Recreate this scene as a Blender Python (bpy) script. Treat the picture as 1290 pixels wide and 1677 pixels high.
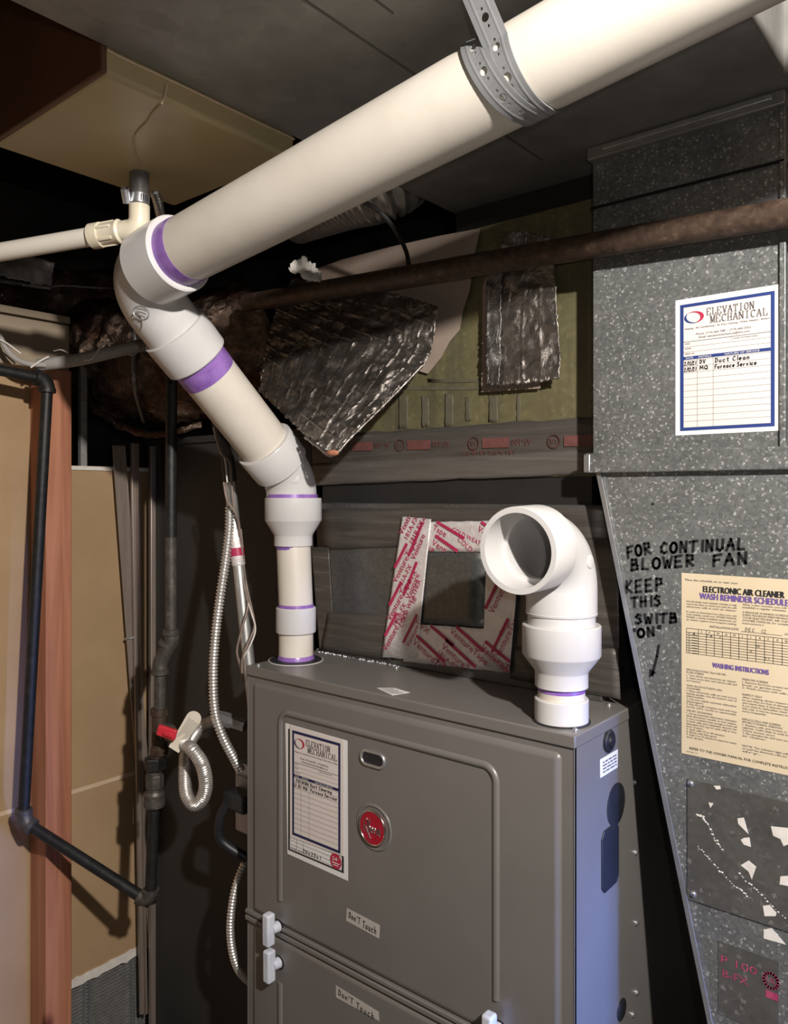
import bpy, math, random
from mathutils import Vector as V, Matrix, noise
random.seed(7)
for o in list(bpy.data.objects): bpy.data.objects.remove(o)
scn = bpy.context.scene
COL = scn.collection

# ---------------------------------------------------------------- camera / light
W_, H_ = 1290, 1677
FPX, CX, HY = 1275.0, 645.0, 810.0           # focal length in pixels, centre column, horizon row
ZC = 1.30                                    # lens height above the floor; z below is counted from the lens
YAW = math.radians(39.6)
RV = V((math.cos(YAW), math.sin(YAW), 0)); FV = V((-math.sin(YAW), math.cos(YAW), 0)); UPV = V((0, 0, 1))
cam = bpy.data.cameras.new('camera'); camo = bpy.data.objects.new('camera', cam); COL.objects.link(camo)
camo.location = (0, 0, ZC); camo.rotation_euler = (math.pi/2, 0, YAW)
cam.sensor_fit = 'VERTICAL'; cam.sensor_height = 24; cam.lens = 24*FPX/H_
cam.shift_y = -(H_/2-HY)/H_                  # the horizon sits a little above the middle row
cam.clip_start = 0.02
scn.camera = camo

world = bpy.data.worlds.new('world'); scn.world = world; world.use_nodes = True
world.node_tree.nodes['Background'].inputs[0].default_value = (0.80, 0.86, 1.0, 1)
world.node_tree.nodes['Background'].inputs[1].default_value = 0.01

def lamp(name, kind, loc, energy, color, size=.04, target=None, size_y=None):
    d = bpy.data.lights.new(name, kind); d.energy = energy; d.color = color
    if kind == 'POINT': d.shadow_soft_size = size
    if kind == 'AREA':
        d.size = size
        if size_y: d.shape = 'RECTANGLE'; d.size_y = size_y
    o = bpy.data.objects.new(name, d); COL.objects.link(o)
    o.location = V(loc)+V((0, 0, ZC))
    if target is not None:
        o.rotation_euler = (V(target)-V(loc)).to_track_quat('-Z', 'Y').to_euler()
    return o
lamp('bulb_light', 'POINT', (0.50, 0.08, 0.54), 112.0, (1.0, 0.945, 0.885), .025)       # bare bulb right of the ducts
lamp('fill_light', 'POINT', (0.05, 0.01, 0.03), 3.0, (1.0, 0.97, 0.93), .01)        # weak fill lamp added beside the lens
lamp('blue_side_light', 'AREA', (0.64, 0.995, -0.55), 1.35, (0.16, 0.31, 1.0), .12, (-.45, .93, -.62), .5).data.spread = math.radians(38)  # blue lamp added out of view to tint the furnace side; no doorway there
vs = scn.view_settings
vs.view_transform = 'Standard'; vs.look = 'None'; vs.gamma = 1; vs.use_curve_mapping = False
vs.exposure = 0.50

# ---------------------------------------------------------------- pixel helpers
def ray(u, v): return FV+RV*((u-CX)/FPX)+UPV*((HY-v)/FPX)
def P(u, v, d): return ray(u, v)*d
def onY(u, v, Y): r = ray(u, v); return r*(Y/r.y)
def onX(u, v, X): r = ray(u, v); return r*(X/r.x)
def onZ(u, v, Z): r = ray(u, v); return r*(Z/r.z)

# ---------------------------------------------------------------- mesh builder
class MB:
    def __init__(s): s.v = []; s.f = []
    def add(s, vs_, fs):
        n = len(s.v); s.v += [V(p) for p in vs_]; s.f += [tuple(i+n for i in f) for f in fs]; return s
    def box(s, a, b):
        x0, x1 = sorted((a[0], b[0])); y0, y1 = sorted((a[1], b[1])); z0, z1 = sorted((a[2], b[2]))
        return s.add([(x0,y0,z0),(x1,y0,z0),(x1,y1,z0),(x0,y1,z0),(x0,y0,z1),(x1,y0,z1),(x1,y1,z1),(x0,y1,z1)],
                     [(0,3,2,1),(4,5,6,7),(0,1,5,4),(1,2,6,5),(2,3,7,6),(3,0,4,7)])
    def bar(s, a, b, w, h, up=(0,0,1)):
        a, b = V(a), V(b); t = (b-a).normalized(); x = t.cross(V(up))
        if x.length < 1e-4: x = t.cross(V((1,0,0)))
        x.normalize(); y = x.cross(t)
        x *= w/2; y *= h/2
        return s.add([a-x-y, a+x-y, a+x+y, a-x+y, b-x-y, b+x-y, b+x+y, b-x+y],
                     [(0,1,2,3),(7,6,5,4),(0,4,5,1),(1,5,6,2),(2,6,7,3),(3,7,4,0)])
    def tube(s, pts, r, seg=20, caps=True):
        pts = [V(p) for p in pts]; n = len(pts)
        rs = r if isinstance(r, (list, tuple)) else [r]*n
        tg = [(pts[min(i+1, n-1)]-pts[max(i-1, 0)]) for i in range(n)]
        tg = [t.normalized() if t.length > 1e-9 else V((0,0,1)) for t in tg]
        # repeated points (steps) take the neighbour's tangent
        x = tg[0].orthogonal().normalized(); vv = []; ff = []
        for i in range(n):
            x = (x-tg[i]*x.dot(tg[i])).normalized(); y = tg[i].cross(x)
            for k in range(seg):
                a = 2*math.pi*k/seg; vv.append(pts[i]+(x*math.cos(a)+y*math.sin(a))*rs[i])
        for i in range(n-1):
            for k in range(seg):
                k2 = (k+1) % seg; ff.append((i*seg+k, i*seg+k2, (i+1)*seg+k2, (i+1)*seg+k))
        if caps:
            ff.append(tuple(reversed(range(seg)))); ff.append(tuple((n-1)*seg+k for k in range(seg)))
        return s.add(vv, ff)
    def lathe(s, o, ax, prof, seg=40, closed=True):
        """prof: list of (height along axis, radius)"""
        o = V(o); ax = V(ax).normalized(); x = ax.orthogonal().normalized(); y = ax.cross(x); vv = []; ff = []
        for h, r in prof:
            for k in range(seg):
                a = 2*math.pi*k/seg; vv.append(o+ax*h+(x*math.cos(a)+y*math.sin(a))*r)
        n = len(prof)
        for i in range(n-1):
            for k in range(seg):
                k2 = (k+1) % seg; ff.append((i*seg+k, i*seg+k2, (i+1)*seg+k2, (i+1)*seg+k))
        if closed:
            ff.append(tuple(reversed(range(seg)))); ff.append(tuple((n-1)*seg+k for k in range(seg)))
        return s.add(vv, ff)
    def ball(s, c, r, seg=10, rings=6, sc=(1,1,1)):
        vv = []; ff = []
        for i in range(rings+1):
            t = math.pi*i/rings
            for k in range(seg):
                a = 2*math.pi*k/seg
                vv.append(V(c)+V((math.sin(t)*math.cos(a)*sc[0], math.sin(t)*math.sin(a)*sc[1], math.cos(t)*sc[2]))*r)
        for i in range(rings):
            for k in range(seg):
                k2 = (k+1) % seg; ff.append((i*seg+k, (i+1)*seg+k, (i+1)*seg+k2, i*seg+k2))
        return s.add(vv, ff)
    def prism(s, poly, off):
        """poly: planar points, extruded by vector off"""
        n = len(poly); off = V(off); a = [V(p) for p in poly]
        return s.add(a+[p+off for p in a], [tuple(range(n)), tuple(reversed(range(n, 2*n)))] +
                     [(i, i+n, (i+1) % n+n, (i+1) % n) for i in range(n)])
    def sheet(s, fn, nu, nv):
        vv = [fn(i/nu, j/nv) for j in range(nv+1) for i in range(nu+1)]
        return s.add(vv, [(j*(nu+1)+i, j*(nu+1)+i+1, (j+1)*(nu+1)+i+1, (j+1)*(nu+1)+i) for j in range(nv) for i in range(nu)])
    def build(s, name, mat, parent=None, bevel=0, smooth=35, solid=0, bseg=3):
        me = bpy.data.meshes.new(name)
        base = V(parent['_base']) if parent is not None else V((0, 0, 0))
        if parent is None and s.v:
            xs = [p.x for p in s.v]; ys = [p.y for p in s.v]; zs = [p.z for p in s.v]
            base = V(((min(xs)+max(xs))/2, (min(ys)+max(ys))/2, min(zs)))
        me.from_pydata([p-base for p in s.v], [], s.f); me.update()
        import bmesh
        bm = bmesh.new(); bm.from_mesh(me); bmesh.ops.recalc_face_normals(bm, faces=bm.faces); bm.to_mesh(me); bm.free()
        o = bpy.data.objects.new(name, me); COL.objects.link(o)
        if mat: me.materials.append(M[mat] if isinstance(mat, str) else mat)
        if smooth:
            for p in me.polygons: p.use_smooth = True
            me.set_sharp_from_angle(angle=math.radians(smooth))
        if solid:
            m = o.modifiers.new('thickness', 'SOLIDIFY'); m.thickness = solid; m.offset = 0
        if bevel:
            m = o.modifiers.new('bevel', 'BEVEL'); m.width = bevel; m.segments = bseg; m.limit_method = 'ANGLE'; m.angle_limit = math.radians(35)
            m.harden_normals = False
        if parent is not None:
            o.parent = parent
        else:
            o.location = base+V((0, 0, ZC))
        o['_base'] = tuple(base)
        return o

def thing(name, base, label, cat, group=None):
    o = bpy.data.objects.new(name, None); COL.objects.link(o); o.empty_display_size = .03
    o.location = V(base)+V((0, 0, ZC)); o['_base'] = tuple(V(base)); o['label'] = label; o['category'] = cat
    if group: o['group'] = group
    return o
def tag(o, label, cat, group=None):
    o['label'] = label; o['category'] = cat
    if group: o['group'] = group
    return o
def struct(o): o['kind'] = 'structure'; return o
def sub(o):     # a mesh part that will carry sub-parts shares its thing's frame
    return o

def catmull(pts, n=12):
    pts = [V(p) for p in pts]; q = [pts[0]*2-pts[1]]+pts+[pts[-1]*2-pts[-2]]; out = []
    for i in range(1, len(q)-2):
        p0, p1, p2, p3 = q[i-1:i+3]
        for k in range(n):
            t = k/n
            out.append(.5*((2*p1)+(p2-p0)*t+(2*p0-5*p1+4*p2-p3)*t*t+(-p0+3*p1-3*p2+p3)*t**3))
    out.append(pts[-1]); return out
def resample(pts, step):
    out = [pts[0]]; acc = 0
    for a, b in zip(pts, pts[1:]):
        L = (b-a).length; t = step-acc
        while t <= L:
            out.append(a+(b-a)*(t/L)); t += step
        acc = (acc+L) % step
    return out
def ribbed(pts, r, amp, pitch, seg=14):
    """corrugated tube along a path"""
    pp = resample(catmull(pts, 24), pitch/4)
    rs = [r+amp*(1 if i % 4 in (1, 2) else -1) for i in range(len(pp))]
    return MB().tube(pp, rs, seg)
def arc_between(corner, d1, d2, tl, n=14):
    """arc tangent to both legs: arrives along d1, leaves along d2, tangent length tl"""
    corner = V(corner); d1 = V(d1).normalized(); d2 = V(d2).normalized()
    a = corner-d1*tl; th = math.acos(max(-1, min(1, d1.dot(d2)))); R = tl/math.tan(th/2)
    nrm = (d2-d1*d1.dot(d2)).normalized(); c = a+nrm*R
    return [c-nrm*R*math.cos(th*i/n)+d1*R*math.sin(th*i/n) for i in range(n+1)]

# ---------------------------------------------------------------- materials
M = {}
def nodes(name):
    m = bpy.data.materials.new(name); m.use_nodes = True; nt = m.node_tree
    b = nt.nodes['Principled BSDF']; M[name] = m
    return m, nt, b
def N(nt, kind, **kw):
    n = nt.nodes.new(kind)
    for k, v in kw.items(): setattr(n, k, v)
    return n
def coords(nt, scale=(1,1,1), rot=(0,0,0)):
    tc = N(nt, 'ShaderNodeTexCoord'); mp = N(nt, 'ShaderNodeMapping')
    mp.inputs['Scale'].default_value = scale; mp.inputs['Rotation'].default_value = rot
    nt.links.new(tc.outputs['Object'], mp.inputs[0]); return mp.outputs[0]
def ramp(nt, src, stops):
    r = N(nt, 'ShaderNodeValToRGB'); e = r.color_ramp.elements
    while len(e) < len(stops): e.new(.5)
    for el, (p, c) in zip(e, stops):
        el.position = p; el.color = (*c, 1) if len(c) == 3 else c
    nt.links.new(src, r.inputs[0]); return r.outputs[0]
def noi(nt, co, scale, detail=4, rough=.6, dist=0):
    n = N(nt, 'ShaderNodeTexNoise'); n.inputs['Scale'].default_value = scale; n.inputs['Detail'].default_value = detail
    n.inputs['Roughness'].default_value = rough; n.inputs['Distortion'].default_value = dist
    nt.links.new(co, n.inputs['Vector']); return n.outputs['Fac']
def mixc(nt, fac, a, b, mode='MIX'):
    m = N(nt, 'ShaderNodeMix', data_type='RGBA', blend_type=mode)
    if isinstance(fac, (int, float)): m.inputs[0].default_value = fac
    else: nt.links.new(fac, m.inputs[0])
    for s, x in ((m.inputs[6], a), (m.inputs[7], b)):
        if isinstance(x, tuple): s.default_value = (*x, 1)
        else: nt.links.new(x, s)
    return m.outputs[2]
def bump(nt, b, h, strength, dist=.002):
    n = N(nt, 'ShaderNodeBump'); n.inputs['Strength'].default_value = strength; n.inputs['Distance'].default_value = dist
    nt.links.new(h, n.inputs['Height']); nt.links.new(n.outputs[0], b.inputs['Normal'])
def simple(name, c1, c2=None, scale=30, rough=.5, metal=0, bs=0, bscale=None, bd=.002, stretch=(1,1,1), lo=.35, hi=.65, spec=.5):
    m, nt, b = nodes(name); b.inputs['Roughness'].default_value = rough; b.inputs['Metallic'].default_value = metal
    b.inputs['Specular IOR Level'].default_value = spec
    co = coords(nt, stretch)
    n = noi(nt, co, scale)
    nt.links.new(ramp(nt, n, [(lo, c1), (hi, c2 or c1)]), b.inputs['Base Color'])
    if bs: bump(nt, b, noi(nt, co, bscale or scale*3), bs, bd)
    return m, nt, b

simple('pvc', (.60,.55,.475), (.66,.61,.535), 9, .38, bs=.05, bscale=60)
simple('pvc_fitting', (.555,.54,.53), (.595,.58,.57), 12, .28)
simple('pvc_aged', (.60,.53,.40), (.66,.60,.48), 20, .4)
simple('primer', (.19,.085,.34), (.30,.16,.47), 40, .3)
simple('primer_dark', (.12,.05,.28), (.26,.14,.45), 40, .35)
simple('paint_grey', (.164,.153,.145), (.180,.169,.160), 6, .36, metal=.15, bs=.06, bscale=420, bd=.0006)
simple('paint_dark', (.10,.09,.083), (.12,.11,.10), 8, .4, metal=.2)
simple('latch_plastic', (.52,.54,.62), (.60,.62,.70), 20, .32)
simple('black_rubber', (.012,.013,.016), (.02,.02,.024), 30, .45)
simple('black_hole', (.004,.004,.004), None, 10, .9)
simple('chrome', (.75,.74,.73), (.85,.84,.83), 20, .16, metal=1)
simple('zinc', (.52,.53,.55), (.62,.63,.65), 60, .34, metal=.85, bs=.1, bscale=200)
simple('steel_flex', (.66,.63,.59), (.80,.77,.74), 60, .36, metal=.8)
simple('emt', (.50,.50,.48), (.62,.62,.60), 30, .38, metal=.8, stretch=(6,6,.6))
simple('brass', (.40,.30,.14), (.55,.42,.22), 40, .35, metal=.9)
simple('red_plastic', (.50,.02,.035), (.62,.035,.05), 40, .42)
simple('badge_red', (.30,.004,.02), (.36,.008,.03), 40, .25)
simple('paper_white', (.70,.685,.67), (.74,.725,.71), 4, .6)
simple('paper_pink', (.66,.59,.555), (.70,.63,.595), 4, .6)
simple('paper_cream', (.56,.46,.31), (.62,.52,.37), 7, .7)
simple('paper_tag', (.56,.50,.40), (.66,.60,.50), 12, .7)
simple('scrap_paper', (.60,.56,.50), (.72,.68,.62), 50, .7)
simple('ink_blue', (.012,.034,.17), None, 4, .6)
simple('ink_navy', (.012,.014,.07), None, 4, .6)
simple('ink_black', (.012,.012,.013), None, 4, .6)
simple('ink_grey', (.09,.085,.085), None, 4, .6)
simple('ink_light', (.27,.25,.24), None, 4, .6)
simple('ink_purple', (.13,.08,.26), None, 4, .6)
simple('ink_red', (.42,.02,.06), None, 4, .5)
simple('ink_tape_red', (.36,.015,.07), (.44,.03,.10), 60, .4)
simple('ink_faded_red', (.11,.045,.04), (.15,.055,.05), 80, .5)
simple('ink_pink', (.30,.03,.09), (.38,.07,.13), 90, .55)
simple('marker', (.010,.010,.011), None, 4, .45)
simple('clear_tape', (.40,.37,.34), (.47,.44,.40), 30, .3)
simple('drywall_paper', (.36,.235,.125), (.43,.29,.16), 3.5, .85, bs=.08, bscale=120)
simple('joint_tape', (.58,.43,.29), (.64,.49,.34), 20, .8)
simple('plaster', (.66,.60,.54), (.74,.69,.63), 60, .9, bs=.5, bscale=150)
simple('concrete', (.05,.047,.044), (.075,.07,.065), 5, .9, bs=.3, bscale=40)
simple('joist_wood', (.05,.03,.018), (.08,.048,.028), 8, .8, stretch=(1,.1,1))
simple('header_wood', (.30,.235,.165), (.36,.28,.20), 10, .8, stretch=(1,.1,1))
simple('black_cable', (.012,.011,.010), None, 30, .5)
simple('grey_cable', (.30,.28,.26), (.36,.34,.31), 30, .5)
simple('wire_brown', (.17,.12,.10), (.24,.18,.15), 60, .45)
simple('wire_white', (.62,.57,.52), None, 60, .4)
simple('backing_paper', (.27,.205,.165), (.32,.25,.20), 9, .8, bs=.2, bscale=25, bd=.004)
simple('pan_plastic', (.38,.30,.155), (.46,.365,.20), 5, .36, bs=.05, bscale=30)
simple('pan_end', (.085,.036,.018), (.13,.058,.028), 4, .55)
simple('rubber_hose', (.10,.095,.09), (.15,.14,.13), 40, .5)
simple('grille_metal', (.30,.29,.28), (.40,.39,.37), 60, .45, metal=.5)
simple('channel_metal', (.30,.24,.20), (.38,.31,.26), 20, .4, metal=.5, stretch=(4,4,.4))
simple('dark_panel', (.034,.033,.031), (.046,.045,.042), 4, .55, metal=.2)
simple('duct_black', (.010,.010,.010), (.016,.015,.015), 12, .55)
simple('glue', (.075,.066,.042), (.10,.088,.056), 60, .75)
simple('handy_box', (.42,.41,.40), (.55,.54,.52), 40, .4, metal=.7)

def mk_wood():
    m, nt, b = nodes('stud_wood'); b.inputs['Roughness'].default_value = .72
    co = coords(nt, (22, 22, 1.1))
    n = noi(nt, co, 1.6, 5, .6, .8)
    c = ramp(nt, n, [(.3, (.30,.105,.055)), (.55, (.46,.19,.105)), (.75, (.53,.24,.14))])
    co2 = coords(nt, (9, 9, 5.5))
    vo = N(nt, 'ShaderNodeTexVoronoi'); vo.inputs['Scale'].default_value = 1.0; nt.links.new(co2, vo.inputs['Vector'])
    k = ramp(nt, vo.outputs['Distance'], [(.05, (1,1,1)), (.16, (0,0,0))])
    nt.links.new(mixc(nt, k, c, (.14,.035,.02)), b.inputs['Base Color'])
    bump(nt, b, n, .15)
mk_wood()
def mk_galv(name, base, lo, hi, speck, scale=115, rough=.42, metal=.55, streak=None, fleck=.93):
    m, nt, b = nodes(name); b.inputs['Metallic'].default_value = metal
    co = coords(nt)
    def vor(sc_, amt):
        vo = N(nt, 'ShaderNodeTexVoronoi'); vo.inputs['Scale'].default_value = sc_
        wn_ = N(nt, 'ShaderNodeTexNoise'); wn_.inputs['Scale'].default_value = sc_*1.3; nt.links.new(co, wn_.inputs['Vector'])
        sc = N(nt, 'ShaderNodeVectorMath', operation='SCALE'); sc.inputs['Scale'].default_value = amt/sc_; nt.links.new(wn_.outputs['Color'], sc.inputs[0])
        va = N(nt, 'ShaderNodeVectorMath', operation='ADD'); nt.links.new(co, va.inputs[0]); nt.links.new(sc.outputs[0], va.inputs[1]); nt.links.new(va.outputs[0], vo.inputs['Vector'])
        sep = N(nt, 'ShaderNodeSeparateColor'); nt.links.new(vo.outputs['Color'], sep.inputs[0]); return sep
    s1 = vor(scale, 1.6); s2 = vor(scale*1.5, 1.8)
    c = ramp(nt, s1.outputs[0], [(0, lo), (.5, base), (1, hi)])
    f1 = ramp(nt, s2.outputs[1], [(fleck, (0,0,0)), (min(1, fleck+.05), (1,1,1))])
    c = mixc(nt, f1, c, speck)
    big = ramp(nt, noi(nt, co, 12, 5), [(.3, (.82,.82,.82)), (.7, (1.12,1.12,1.12))])
    c = mixc(nt, 1.0, c, big, 'MULTIPLY')
    if streak:
        s_ = ramp(nt, noi(nt, coords(nt, (30,30,2.0)), 1, 4), [(.45, (0,0,0)), (.75, (1,1,1))])
        c = mixc(nt, s_, c, streak)
    nt.links.new(c, b.inputs['Base Color'])
    nt.links.new(ramp(nt, s1.outputs[1], [(0, (rough-.06,)*3), (1, (rough+.10,)*3)]), b.inputs['Roughness'])
mk_galv('galv', (.185,.19,.186), (.150,.155,.152), (.225,.23,.225), (.50,.50,.48), 260, .42, .5, None, .91)
mk_galv('galv_smooth', (.25,.245,.23), (.24,.235,.222), (.26,.255,.24), (.265,.26,.245), 40, .40, .35)
mk_galv('galv_patch', (.13,.13,.125), (.115,.116,.112), (.145,.145,.14), (.19,.19,.18), 190, .36, .65, None, .95)
mk_galv('galv_cover', (.125,.12,.11), (.115,.11,.10), (.135,.13,.12), (.26,.25,.23), 150, .42, .45, None, .965)
mk_galv('plenum_metal', (.150,.132,.066), (.135,.12,.062), (.165,.145,.072), (.19,.17,.09), 120, .5, .25, (.085,.075,.05))
def mk_iron(name, c1, c2, rust):
    m, nt, b = nodes(name); b.inputs['Roughness'].default_value = .5; b.inputs['Metallic'].default_value = .35
    co = coords(nt); n = noi(nt, co, 60, 6, .7)
    c = ramp(nt, n, [(.35, c1), (.58, c2), (.74, rust)]); nt.links.new(c, b.inputs['Base Color'])
    bump(nt, b, noi(nt, co, 160, 4), .25, .001)
mk_iron('iron_black', (.012,.0115,.011), (.022,.021,.020), (.045,.040,.036))
mk_iron('iron_grey', (.050,.045,.040), (.095,.084,.074), (.20,.18,.155))
mk_iron('iron_rust', (.040,.025,.018), (.085,.055,.038), (.19,.14,.10))
def mk_foil(name, c1, c2, rough, metal, s=22, bs=.7, grime=None, bd=.006):
    m, nt, b = nodes(name); b.inputs['Metallic'].default_value = metal
    co = coords(nt)
    n = noi(nt, co, s, 6, .62, .6)
    c = ramp(nt, n, [(.32, c1), (.68, c2)])
    if grime:
        g = ramp(nt, noi(nt, co, 9, 5), [(.48, (0,0,0)), (.62, (1,1,1))]); c = mixc(nt, g, c, grime)
    nt.links.new(c, b.inputs['Base Color'])
    nt.links.new(ramp(nt, noi(nt, co, 35, 4), [(.3, (rough-.08,)*3), (.7, (rough+.12,)*3)]), b.inputs['Roughness'])
    bump(nt, b, noi(nt, co, s*1.6, 7, .65, 1.2), bs, bd)
mk_foil('foil_fsk', (.21,.185,.165), (.33,.30,.275), .30, .92, 26, .6)
mk_foil('foil_brown', (.16,.105,.08), (.36,.26,.20), .24, .92, 20, 1.0, (.12,.055,.035), .012)
mk_foil('foil_dark', (.16,.15,.145), (.28,.27,.26), .30, .9, 25, .8)
mk_foil('foil_tape', (.74,.68,.66), (.86,.82,.80), .42, .45, 45, .6, None, .003)
def mk_oldtape(name, c1, c2, hi):
    m, nt, b = nodes(name); b.inputs['Metallic'].default_value = .45
    co = coords(nt, (1.5, 1.5, 24))
    n = noi(nt, co, 3.2, 6, .65, .4)
    c = ramp(nt, n, [(.3, c1), (.6, c2), (.8, hi)]); nt.links.new(c, b.inputs['Base Color'])
    b.inputs['Roughness'].default_value = .42
    bump(nt, b, noi(nt, co, 5, 6), .35, .003)
mk_oldtape('old_tape', (.075,.066,.058), (.125,.112,.10), (.27,.25,.23))
mk_oldtape('old_tape_light', (.12,.105,.095), (.17,.155,.14), (.26,.24,.225))
# ---------------------------------------------------------------- text
_tc = {}
def text_geo(s):
    if s in _tc: return _tc[s]
    cu = bpy.data.curves.new('t', 'FONT'); cu.body = s; cu.size = 1; cu.resolution_u = 2
    o = bpy.data.objects.new('t', cu); COL.objects.link(o)
    dg = bpy.context.evaluated_depsgraph_get(); me = o.evaluated_get(dg).to_mesh()
    vv = [v.co.copy() for v in me.vertices]; ff = [tuple(p.vertices) for p in me.polygons]
    o.evaluated_get(dg).to_mesh_clear(); bpy.data.objects.remove(o); bpy.data.curves.remove(cu)
    xs = [v.x for v in vv] or [0]; x0, x1 = min(xs), max(xs)
    _tc[s] = ([(v.x-x0, v.y) for v in vv], ff, x1-x0); return _tc[s]
class Page:
    """flat frame: origin at top-left, x to the right, y DOWN, both in metres; off = lift along the normal"""
    def __init__(s, o, ex, ey, nrm): s.o = V(o); s.ex = V(ex).normalized(); s.ey = V(ey).normalized(); s.n = V(nrm).normalized()
    def pt(s, x, y, off=0): return s.o+s.ex*x+s.ey*y+s.n*off
    def bold(s, mb, t, x, y, h, w):
        for k in (-.07, 0, .07): s.text(mb, t, x+k*h, y, h, w, .0006+.00005*(k+.07))
    def text(s, mb, t, x, y, h, w=None, off=.0006, slant=0, shift=0):
        """cap height h, baseline at y, fitted to width w when given"""
        vv, ff, L = text_geo(t); k = h/.70; kx = (w/L) if w else k
        mb.add([s.pt(x+a*kx+slant*b_*k, y-b_*k+shift*a*kx, off) for a, b_ in vv], ff)
    def rect(s, mb, x0, y0, x1, y1, off=.0005):
        mb.add([s.pt(x0,y0,off), s.pt(x1,y0,off), s.pt(x1,y1,off), s.pt(x0,y1,off)], [(0,1,2,3)])
    def poly(s, mb, pts, off=.0005): mb.add([s.pt(x,y,off) for x, y in pts], [tuple(range(len(pts)))])
    def line(s, mb, pts, w, off=.0006):
        for (x0, y0), (x1, y1) in zip(pts, pts[1:]):
            dx, dy = x1-x0, y1-y0; L = math.hypot(dx, dy) or 1e-9; nx, ny = -dy/L*w/2, dx/L*w/2; ex, ey = dx/L*w*.35, dy/L*w*.35
            s.poly(mb, [(x0+nx-ex,y0+ny-ey),(x1+nx+ex,y1+ny+ey),(x1-nx+ex,y1-ny+ey),(x0-nx-ex,y0-ny-ey)], off)
    def frame(s, mb, x0, y0, x1, y1, t, ty=None, off=.0005):
        ty = ty or t
        s.rect(mb,x0,y0,x1,y0+ty,off); s.rect(mb,x0,y1-ty,x1,y1,off); s.rect(mb,x0,y0+ty,x0+t,y1-ty,off); s.rect(mb,x1-t,y0+ty,x1,y1-ty,off)
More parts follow.
